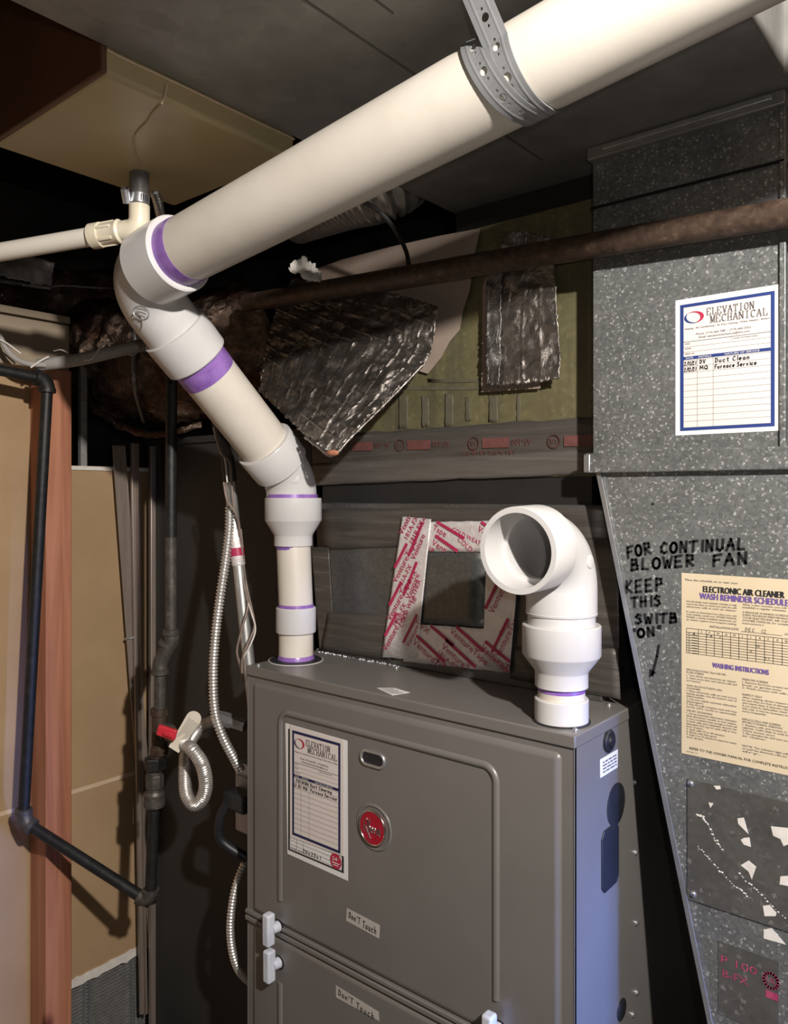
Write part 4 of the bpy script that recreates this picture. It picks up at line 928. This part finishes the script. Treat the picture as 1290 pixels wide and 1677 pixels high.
# embossed oval mark on the elbow
qo = P(231,513,A3.dot(FV)-.040); nn = (V((0,0,0))-qo).normalized(); nn = (nn*.8-RV*.45).normalized()
ex = (RV+UPV*-.25); ex = (ex-nn*ex.dot(nn)).normalized(); ey = nn.cross(ex)
ovp = [qo+ex*.0125*math.cos(t*math.pi/12)+ey*.0095*math.sin(t*math.pi/12) for t in range(24)]
mk = MB().tube(ovp+ovp[:2], .0011, 6, False); 
for s0 in (-.5,0,.5): mk.tube([qo+ey*.0095*s0-ex*.008, qo+ey*.0095*(s0+.15)+ex*.002, qo+ey*.0095*s0+ex*.008], .0009, 6)
mk.build('embossed_mark', 'zinc', eo)
MB().lathe(A3+dlong*.090, dlong, [(0,R3+.0012),(.040,R3+.0012),(.050,R3+.0003)],44).build('primer_ring', 'primer', ev)
MB().tube([A3+dlong*.07, A3+dlong*2.08], R3, 48).build('pipe', 'pvc', ev)

# ---- perforated hanger strap
ps = thing('hanger_strap', B3+V((0,0,-R3)), 'grey perforated plastic hanger strap looped around the white vent pipe', 'strap')
wv_ = V((0,-1,0)); wv_ = (wv_-dlong*wv_.dot(dlong)).normalized(); uv_ = wv_.cross(dlong)
if uv_.z < 0: uv_ = -uv_
def on_pipe(s, ph, r): a = math.radians(ph); return B3+dlong*s+(wv_*math.cos(a)+uv_*math.sin(a))*r
def strap(path, normals, width=.026, pitch=.030, first=.012):
    L = [0]
    for a, b_ in zip(path, path[1:]): L.append(L[-1]+(b_-a).length)
    tot = L[-1]
    def at(s):
        s = max(0, min(tot-1e-6, s))
        for i in range(len(L)-1):
            if L[i+1] >= s:
                f_ = (s-L[i])/(L[i+1]-L[i]); p = path[i].lerp(path[i+1], f_); n = normals[i].lerp(normals[i+1], f_).normalized()
                i0, i1 = max(0, i-1), min(len(path)-1, i+2); t = (path[i1]-path[i0]).normalized(); return p, n, t.cross(n).normalized()
    def pt(s, w):
        p, n, x = at(s); e = abs(w)/(width/2)
        lift = .0004*math.exp(-((e-.52)/.10)**2)          # two raised ribs
        return p+x*w+n*lift
    mb = MB(); s = 0; cell = .0085; hw = width/2; ws = [-hw,-.0105,-.0082,-.0068,-.0055,-.0042]
    holes = []
    k = first
    while k < tot-.02:
        holes += [(k-.0082,.0014,.0017),(k,.0040,.0043),(k+.0082,.0014,.0017)]; k += pitch
    # plain side bands, then the middle band with holes cut as ring cells
    mid = .0052
    ss = [tot*i/80 for i in range(81)]
    for sg in (-1, 1):
        wl_ = [sg*w for w in (mid,.0062,.0068,.0075,.0085,hw)]
        vv = [pt(s_, w) for s_ in ss for w in wl_]; n = len(wl_)
        mb.add(vv, [(i*n+j, i*n+j+1, (i+1)*n+j+1, (i+1)*n+j) for i in range(80) for j in range(n-1)])
    edges = [0.0]
    for c_, r_, h_ in holes:
        a, b_ = c_-h_, c_+h_
        if a > edges[-1]+1e-5:
            m_ = max(1, int((a-edges[-1])/.004)); e0 = edges[-1]
            for i in range(m_):
                s0, s1 = e0+(a-e0)*i/m_, e0+(a-e0)*(i+1)/m_
                mb.add([pt(s0,-mid),pt(s0,mid),pt(s1,mid),pt(s1,-mid)], [(0,1,2,3)])
        n = 24; inner = []; outer = []
        for i in range(n):
            a_ = 2*math.pi*i/n; cx_, sy_ = math.cos(a_), math.sin(a_); inner.append(pt(c_+r_*cx_, r_*sy_))
            kk = min(h_/abs(cx_) if abs(cx_) > 1e-6 else 9, mid/abs(sy_) if abs(sy_) > 1e-6 else 9); outer.append(pt(c_+kk*cx_, kk*sy_))
        mb.add(inner+outer, [(i, (i+1) % n, (i+1) % n+n, i+n) for i in range(n)])
        for sx_, sy_ in ((1,1),(1,-1),(-1,1),(-1,-1)):       # corner fill
            ang = math.atan2(mid, h_); idx = sorted(range(n), key=lambda i: abs(((2*math.pi*i/n-math.atan2(sy_*mid, sx_*h_)+math.pi) % (2*math.pi))-math.pi))[:2]
            mb.add([outer[idx[0]], pt(c_+sx_*h_, sy_*mid), outer[idx[1]]], [(0,1,2)])
        edges.append(b_)
    s0 = edges[-1]
    for i in range(4): mb.add([pt(s0+(tot-s0)*i/4,-mid),pt(s0+(tot-s0)*i/4,mid),pt(s0+(tot-s0)*(i+1)/4,mid),pt(s0+(tot-s0)*(i+1)/4,-mid)], [(0,1,2,3)])
    return mb
simple('strap_plastic', (.175,.178,.182), (.205,.208,.212), 30, .40, metal=.1)
RS = R3+.0016
# right leg: from the trunk above, down the front and under the pipe
top = V((0,0,0)); tanp = on_pipe(.034, 12, RS); 
hang = V((tanp.x-.018, tanp.y-.020, TZ-.001))
pr = [hang.lerp(tanp, i/10) for i in range(10)]; nr = [wv_]*10
ph = 12
while ph > -215: 
    f_ = (12-ph)/227; pr.append(on_pipe(.034+.012*min(1, f_*2.2), ph, RS)); a = math.radians(ph); nr.append((wv_*math.cos(a)+uv_*math.sin(a))); ph -= 6
strap(pr, nr).build('strap_leg', 'strap_plastic', ps, solid=.0014, smooth=0)
pl_ = []; nl = []; ph = 150
while ph > -140:
    f_ = (150-ph)/290; pl_.append(on_pipe(-.012+.050*max(0, min(1, (f_-.10)/.72))**1.15, ph, RS+.0003)); a = math.radians(ph); nl.append(wv_*math.cos(a)+uv_*math.sin(a)); ph -= 6
strap(pl_, nl, first=.020).build('strap_loop', 'strap_plastic', ps, solid=.0014, smooth=0)
q = on_pipe(.008, 100, RS+.004); MB().lathe(q, uv_, [(0,.007),(.003,.007),(.004,.004)],6).build('strap_bolt', 'chrome', ps)

# ================================================================ COMBUSTION AIR INTAKE
ia = thing('intake_pipe', (NX,NY,ZT), 'white plastic intake elbow with open mouth on furnace top', 'pipe')
nb = V((NX,NY,ZT))
MB().lathe(nb+UPV*.002,(0,0,1),[(0,.026),(0,.0350),(.0275,.0352),(.029,.0340),(.029,.0308)],44).build('coupling', 'pvc_fitting', ia)
MB().tube([nb+UPV*.004, nb+UPV*.055], .0306, 36).build('pipe_stub', 'pvc', ia)
MB().lathe(nb+UPV*.040,(0,0,1),[(0,.0309),(.008,.0309)],40).build('primer_ring', 'primer', ia)
MB().lathe(nb+UPV*.0465,(0,0,1),[(0,.0308),(0,.0346),(.018,.0346),(.021,.0356),(.040,.0500),(.042,.0512),(.080,.0512),(.0812,.050),(.0812,.0455)],48).build('reducer', 'pvc_fitting', ia)
MC = V((NX,NY,-.0634)); mdir = V((.0,-1,-.04)).normalized()
arc = arc_between(MC, (0,0,1), mdir, .062, 22)
ie = MB().tube([V((NX,NY,-.185)), V((NX,NY,-.16)), V((NX,NY,-.1585)), V((NX,NY,-.157))]+arc+[MC+mdir*.068], [.0440,.0440,.0440,.0462]+[.0462]*(len(arc)+1), 48, False)
ie.lathe(MC+mdir*.058, mdir, [(0,.0462),(.004,.0535),(.054,.0538),(.0555,.0528),(.0555,.0462),(.050,.0458),(.012,.0448),(.0118,.0395)],52,False)
ie.tube(arc_between(MC, (0,0,1), mdir, .0615, 22)+[MC+mdir*.070], .0395, 40, False)
io = ie.build('elbow', 'pvc_fitting', ia)
qn = V((NX,NY-.02,-.075))+(V((NX,NY,0)).normalized()*0)+RV*.047+UPV*.012; 
MB().lathe(V((NX+.0445,NY-.012,-.085)),(1,-.05,.05),[(0,.0085),(.0025,.0085),(.003,.007)],22).build('mould_mark', 'pvc_fitting', io)
sd = [MC+V((-.0462*math.sin(math.radians(20)),0,0))+V((0,y,z)) for y, z in ()]
MB().lathe(V((NX,NY,-.156)),(0,0,1),[(0,.0464),(.001,.0468),(.002,.0464)],44,False).build('parting_line', 'pvc_fitting', io)

# ================================================================ OLD IRON PIPE ACROSS
ip = thing('iron_pipe', onY(860,418,.985), 'rusty horizontal iron pipe crossing in front of plenum and duct', 'pipe')
a, b = onY(430,492,.985), onY(1290,349,.985)
MB().tube([a+(a-b)*.05, b+(b-a)*.6], .0172, 24).build('pipe', 'iron_rust', ip)

# ================================================================ GAS LINE
gp = thing('gas_line', P(240,1478,1.5), 'black iron gas pipe with elbows, tee and union left of furnace', 'pipe')
GD = 1.50
def gpipe(p, q, r=.0110, mat='iron_black'): MB().tube([p, q], r, 18).build('pipe', mat, gp)
def gcol(p, ax, L, r, mat='iron_grey', seg=20, name='fitting_collar'): MB().lathe(p, ax, [(0,r*.9),(L*.1,r),(L*.9,r),(L,r*.9)], seg).build(name, mat, gp)
g0, g1 = P(281,420,GD), P(280,880,GD); gpipe(g0, g1); g2 = P(280,1032,GD); gpipe(g1, g2, .0112, 'iron_grey')
gcol(P(280,1030,GD),(0,0,-1),.012,.0165)
g3 = P(280,1052,GD); g4 = P(263,1085,GD); g5 = P(262,1100,GD)
MB().tube(catmull([P(280,1034,GD),g3,P(270,1070,GD),g4,g5],8), .0145, 18).build('elbow', 'iron_grey', gp)
gcol(P(271,1062,GD)+V((0,0,.004)),(g3-g4).normalized(),.010,.0165); gcol(P(262,1096,GD),(0,0,-1),.010,.0172)
gpipe(P(262,1100,GD), P(262,1162,GD), .0112, 'iron_grey')
te0 = P(261,1160,GD)
MB().lathe(te0,(0,0,-1),[(0,.0165),(.012,.0170),(.014,.0150),(.075,.0150),(.077,.0170),(.088,.0165)],22).build('tee', 'iron_rust', gp)
tb = P(262,1190,GD); br = (RV*.75-FV*.6-UPV*.25).normalized()
MB().lathe(tb, br, [(0,.012),(.018,.0125),(.020,.0165),(.030,.0165)],20).build('tee_branch', 'iron_grey', gp)
gpipe(P(258,1225,GD), P(255,1262,GD), .0125, 'iron_rust')
MB().lathe(P(254,1240,GD),(0,0,-1),[(0,.019),(.003,.0205),(.022,.0205),(.025,.018)],6).build('union_nut', 'iron_black', gp, smooth=20)
gpipe(P(253,1255,GD), P(252,1300,GD), .0150, 'iron_grey')
MB().lathe(P(253,1268,GD),(0,0,-1),[(0,.016),(.002,.0175),(.024,.0175),(.026,.016)],8).build('union_body', 'iron_grey', gp, smooth=20)
MB().lathe(P(253,1294,GD),(0,0,-1),[(0,.017),(.006,.0205),(.012,.0190),(.022,.0205),(.030,.0200),(.034,.0150)],22).build('union_ring', 'iron_grey', gp)
g6 = P(246,1478,GD); gpipe(P(252,1320,GD), g6)
g7 = P(38,1345,1.55)
dgl = (g7-g6).normalized(); dn = (g6-P(252,1320,GD)).normalized()
MB().tube(arc_between(g6, dn, dgl, .022), .0150, 18).build('elbow', 'iron_grey', gp)
gcol(g6-dn*.016, -dn, .010, .0165); gcol(g6+dgl*.016, dgl, .010, .0165)
gpipe(g6, g7)
g8 = P(78,622,1.55); dv = (g8-g7).normalized()
MB().tube(arc_between(g7, dgl, dv, .022), .0150, 18).build('elbow', 'iron_grey', gp)
gcol(g7-dgl*.016, -dgl, .010, .0165); gcol(g7+dv*.016, dv, .010, .0165)
gpipe(g7, g8)
g9 = P(-120,582,1.40); dh = (g9-g8).normalized()
MB().tube(arc_between(g8, dv, dh, .022), .0155, 18).build('elbow', 'iron_black', gp)
gcol(g8-dv*.016, -dv, .010, .0168, 'iron_black'); gcol(g8+dh*.016, dh, .010, .0168, 'iron_black'); gpipe(g8, g9)
# gas cock with red handle
gv = thing('gas_valve', tb+br*.03, 'small gas shutoff valve with red handle on the black pipe tee', 'valve')
v0 = tb+br*.028
MB().lathe(v0, br, [(0,.0125),(.008,.0145),(.010,.011),(.030,.011),(.032,.0145),(.046,.0145),(.050,.011)],8).build('valve_body', 'brass', gv, smooth=25)
hq = P(272,1199,1.425); ha = (RV*.80+UPV*-.22-FV*.1).normalized()
h_ = MB().bar(hq-ha*.017, hq+ha*.020, .020, .009, -FV).build('handle', 'red_plastic', gv, bevel=.003)
MB().bar(hq-ha*.004-FV*.006, hq+ha*.016-FV*.006, .009, .006, -FV).build('handle_rib', 'red_plastic', h_, bevel=.002)
MB().tube([hq, v0+br*.018], .005, 12).build('stem', 'brass', gv)
# corrugated connector
fx = thing('gas_connector', P(318,1322,1.42), 'shiny corrugated flexible gas connector looping below the red valve', 'hose')
s0 = v0+br*.048
pts = [s0, P(315,1228,1.41), P(331,1252,1.41), P(337,1285,1.42), P(330,1310,1.43), P(317,1317,1.44), P(305,1300,1.45), P(303,1265,1.47), P(307,1225,1.50), P(330,1190,1.52), P(362,1177,1.50)]
ribbed(pts, .0118, .0010, .0042, 16).build('hose', 'steel_flex', fx, smooth=60)
MB().lathe(s0-br*.006, br, [(0,.0150),(.012,.0150),(.013,.0125),(.020,.0125)],6).build('end_nut', 'zinc', fx, smooth=20)
ca = (P(385,1183,1.49)-P(358,1174,1.50)).normalized()
MB().lathe(P(357,1174,1.50), ca, [(0,.0125),(.010,.0140),(.024,.0150),(.030,.0150),(.032,.012),(.06,.012)],8).build('end_nut', 'zinc', fx, smooth=20)
# paper tag
tg = thing('hang_tag', P(288,1222,1.44), 'pale rounded paper tag hanging beside the red gas valve', 'tag')
u0, u1 = P(284,1228,1.435), P(325,1164,1.455); ax = (u1-u0).normalized(); L = (u1-u0).length; nn = -(FV*.95+RV*.1).normalized(); sd = ax.cross(nn).normalized()
hw = .0145; ol = [u0-sd*hw*.75, u0+sd*hw*.75, u0+ax*L*.80+sd*hw]+[u0+ax*(L*.80+hw*math.sin(t*math.pi/8)*.9)+sd*hw*math.cos(t*math.pi/8) for t in range(1,8)]+[u0+ax*L*.80-sd*hw]
MB().prism(ol, nn*-.0008).build('tag_sheet', 'paper_tag', tg, smooth=0)
t = MB(); pg = Page(u0+ax*L*.9-sd*hw*.8+nn*.0004, -ax, sd if sd.dot(RV) > 0 else -sd, nn)
if sd.dot(RV) < 0: pg.o = u0+ax*L*.9+sd*hw*.8+nn*.0004
for i in range(8): pg.rect(t, .010+.001*(i % 3), .004+.0028*i, .050-.004*(i % 4), .0048+.0028*i)
t.build('printed_text', 'ink_grey', tg, smooth=0)

# ================================================================ ELECTRICAL
em = thing('conduit', P(408,1100,1.45), 'straight grey metal conduit rising beside the furnace corner', 'conduit')
e0, e1 = P(410,1110,1.45), P(376,788,1.47); ed = (e1-e0).normalized()
MB().tube([e0-ed*.25, e1+ed*.01], .0112, 22).build('tube', 'emt', em)
MB().lathe(e1-ed*.002, ed, [(0,.0120),(.002,.0126),(.030,.0135),(.050,.0125)],20).build('black_tape', 'black_rubber', em)
MB().tube([e1+ed*.045, P(362,712,1.49), P(356,690,1.5)], .0115, 18).build('upper_tube', 'paint_dark', em)
tt = e0+ed*.210
MB().lathe(tt, ed, [(0,.0120),(.0015,.0128),(.066,.0130),(.068,.0118)],22).build('foil_wrap', 'foil_tape', em)
MB().lathe(tt+ed*.018, ed, [(0,.0132),(.015,.0134)],22).build('printed_band', 'ink_tape_red', em)
wr_ = thing('thermostat_wires', P(397,1095,1.43), 'thin brown and white wires twisted around the grey conduit', 'wire')
def wire(px, r=.0022, mat='wire_brown', par=wr_, name='wire'): MB().tube(catmull([P(*q) for q in px], 10), r, 8).build(name, mat, par, smooth=60)
wire([(352,705,1.46),(362,740,1.445),(376,758,1.44),(379,790,1.445),(383,830,1.445),(391,862,1.45),(392,900,1.46),(400,960,1.45),(406,990,1.44),(396,1030,1.43),(388,1065,1.43),(393,1090,1.43),(398,1115,1.42)])
wire([(366,790,1.445),(372,820,1.44),(385,840,1.44),(393,870,1.45),(402,950,1.46),(415,1010,1.44),(416,1030,1.43),(403,1060,1.42),(396,1085,1.42),(398,1118,1.42)])
wire([(402,975,1.45),(412,1005,1.43),(418,1032,1.43),(408,1060,1.42),(397,1080,1.42),(396,1100,1.42)], .0016, 'wire_white')
wire([(349,700,1.46),(360,738,1.45),(368,752,1.445),(372,790,1.445)], .0016, 'wire_white')
bx = thing('armored_cable', P(392,1258,1.44), 'ribbed steel armored cable curving down to the switch box', 'cable')
ribbed([P(376,830,1.46),P(375,870,1.45),P(369,920,1.44),P(360,980,1.43),P(352,1050,1.43),P(349,1110,1.43),P(352,1165,1.43),P(364,1205,1.43),P(382,1240,1.44),P(394,1262,1.45)], .0078, .0013, .0062).build('armor', 'steel_flex', bx, smooth=60)
bx2 = thing('armored_cable', P(405,1607,1.42), 'lower ribbed steel armored cable bowing out behind furnace edge', 'cable')
ribbed([P(420,1390,1.50),P(400,1415,1.47),P(385,1455,1.45),P(378,1500,1.44),P(378,1540,1.44),P(385,1575,1.44),P(398,1598,1.45),P(420,1615,1.47)], .0068, .0011, .0056).build('armor', 'steel_flex', bx2, smooth=60)
sb = thing('switch_box', P(398,1365,1.47), 'grey metal switch box with black plug beside the furnace', 'switch')
q0, q1 = P(384,1258,1.47), P(384,1365,1.47)
MB().box((-1.180,.950,q1.z),(-1.072,1.02,q0.z+.008)).build('box', 'handy_box', sb, bevel=.004)
MB().box((-1.165,.940,q0.z-.045),(-1.09,.952,q0.z-.012)).build('face_plate', 'handy_box', sb, bevel=.002)
MB().box((-1.160,.905,q0.z-.062),(-1.10,.942,q0.z-.030)).build('plug', 'black_rubber', sb, bevel=.006)
MB().tube(catmull([V((-1.15,.91,q0.z-.05)), V((-1.165,.905,q0.z-.08)), V((-1.17,.91,q0.z-.125)), V((-1.13,.94,q0.z-.16))],8), .009, 12).build('cord', 'black_rubber', sb)
screw(V((-1.13,.950,q1.z+.03)), (0,-1,0), .003, sb)
# grey tube with wire wrap, upper left
gc = thing('grey_cable_run', P(130,592,1.62), 'grey tube wrapped in thin wire above the black gas pipe', 'cable')
MB().tube(catmull([P(62,598,1.55),P(130,589,1.55),P(200,573,1.56),P(260,560,1.58)],8), .0125, 14).build('tube', 'grey_cable', gc)
MB().tube(catmull([P(-40,510,1.50),P(-5,545,1.50),P(15,578,1.51),P(40,594,1.52),P(75,598,1.54)],10), .0055, 10).build('cable', 'grey_cable', gc)
wire([(50,602,1.52),(68,590,1.53),(80,584,1.535)], .0022, 'wire_white', gc)
wire([(88,575,1.55),(100,573,1.53),(112,578,1.53)], .0014, 'wire_white', gc)
wire([(138,590,1.54),(150,588,1.53),(160,575,1.535),(170,564,1.54),(185,562,1.55)], .0016, 'wire_white', gc)
wire([(0,556,1.495),(14,564,1.50),(34,579,1.51)], .0018, 'wire_white', gc)
wire([(205,578,1.54),(216,582,1.53),(226,575,1.54),(236,555,1.55)], .0014, 'grey_cable', gc)

# ================================================================ FLEX DUCTS
def crinkle_tube(path, r, seed, amp=.012, seg=40, step=.012):
    pp = resample(catmull(path, 20), step); mb = MB(); n = len(pp); vv = []; ff = []
    tg_ = [(pp[min(i+1,n-1)]-pp[max(i-1,0)]).normalized() for i in range(n)]; x = tg_[0].orthogonal().normalized()
    for i in range(n):
        x = (x-tg_[i]*x.dot(tg_[i])).normalized(); y = tg_[i].cross(x)
        for k in range(seg):
            a = 2*math.pi*k/seg; d_ = x*math.cos(a)+y*math.sin(a); q = pp[i]+d_*r
            vv.append(q+d_*(amp*noise.fractal(q*14+V((seed,0,0)), 1, 2, 4)+amp*.35*noise.noise(q*60)))
    for i in range(n-1):
        for k in range(seg): k2 = (k+1) % seg; ff.append((i*seg+k, i*seg+k2, (i+1)*seg+k2, (i+1)*seg+k))
    ff.append(tuple(reversed(range(seg)))); ff.append(tuple((n-1)*seg+k for k in range(seg)))
    return mb.add(vv, ff)
fd = thing('insulated_flex_duct', P(250,700,1.75), 'fat brownish foil wrapped flexible duct behind the white elbow', 'duct')
crinkle_tube([P(150,590,1.98),P(220,590,1.86),P(300,592,1.78),P(400,570,1.74),P(455,545,1.74)], .138, 2, .020, 64, .008).build('foil_jacket', 'foil_brown', fd, smooth=70)
for (u, v, d_, w) in ((215,560,1.70,.02),):
    pass
band = [P(236,690,1.735),P(222,640,1.655),P(218,590,1.645),P(222,540,1.66),P(232,505,1.72)]
MB().tube(catmull(band, 8), .006, 8).build('strap_band', 'foil_dark', fd)
hang_ = [P(128,640,1.80),P(170,676,1.75),P(228,703,1.70),P(270,706,1.70),P(330,690,1.70)]
dn_ = V((0,0,-1)); hp = catmull(hang_, 8); sh = MB(); n = len(hp)
sh.add(hp+[p+V((0,0,-.012-.016*abs(noise.noise(V((i*.3,0,0)))))) for i, p in enumerate(hp)], [(i, i+1, i+1+n, i+n) for i in range(n-1)])
sh.build('loose_jacket_edge', 'foil_brown', fd, solid=.002)
ud_ = thing('wrapped_duct', P(80,500,2.0), 'foil wrapped duct at far left under the cream drain pipe', 'duct')
crinkle_tube([P(-120,455,1.90),P(20,475,1.98),P(130,487,2.06),P(240,492,2.15)], .068, 9, .012).build('foil_jacket', 'foil_brown', ud_, smooth=70)
foil_sheet('foil_patch', coons(edge([P(-20,450,1.80),P(-20,405,1.90)]), edge([P(82,470,1.94),P(90,430,1.96)]), edge([P(-20,450,1.88),P(82,470,1.94)]), edge([P(-20,405,1.90),P(90,430,1.96)])), ud_, 'foil_tape', 30, 14, 4, 2, .003, .010)
MB().bar(P(-40,455,1.86), P(85,474,1.93), .02, .012).build('duct_edge', 'foil_dark', ud_, bevel=.003)
wb = MB().tube(catmull([P(70,474,1.93),P(100,468,1.95),P(150,471,1.97),P(210,474,2.0),P(260,476,2.05)],8), .0022, 6).build('support_wire', 'grey_cable', ud_)
ad = thing('aluminum_duct', P(640,350,1.28), 'ribbed silver flexible aluminum duct behind the white vent pipe', 'duct')
ribbed([P(480,340,1.46),P(560,314,1.39),P(625,298,1.35),P(662,270,1.37),P(678,205,1.42)], .062, .0045, .011, 40).build('ribbed_tube', 'steel_flex', ad, smooth=60)
cbk = thing('black_cable', P(668,440,1.30), 'thin black cable drooping below the silver ribbed duct', 'cable')
MB().tube(catmull([P(575,330,1.20),P(600,333,1.20),P(630,355,1.20),P(652,385,1.22),P(665,412,1.27),P(670,436,1.30)],10), .0036, 10).build('cable', 'black_cable', cbk)
bc = thing('braided_cable', P(262,356,1.30), 'short ribbed metal cable beside the white elbow top', 'cable')
ribbed([P(252,311,1.166),P(258,330,1.20),P(262,348,1.25),P(267,370,1.29),P(272,400,1.31)], .0065, .0014, .0075).build('armor', 'zinc', bc, smooth=60)
wp = thing('crumpled_paper', P(500,455,1.36), 'crumpled pale paper scrap lying on the rusty pipe', 'paper')
foil_sheet('sheet', coons(edge([P(472,440,1.36),P(482,428,1.38)]), edge([P(528,462,1.37),P(512,430,1.40)]), edge([P(472,440,1.36),P(500,458,1.35),P(528,462,1.37)]), edge([P(482,428,1.38),P(500,426,1.40),P(512,430,1.40)])), wp, 'scrap_paper', 16, 12, 3, 3, .002, .012)

for o in bpy.data.objects:
    if '_base' in o.keys(): del o['_base']
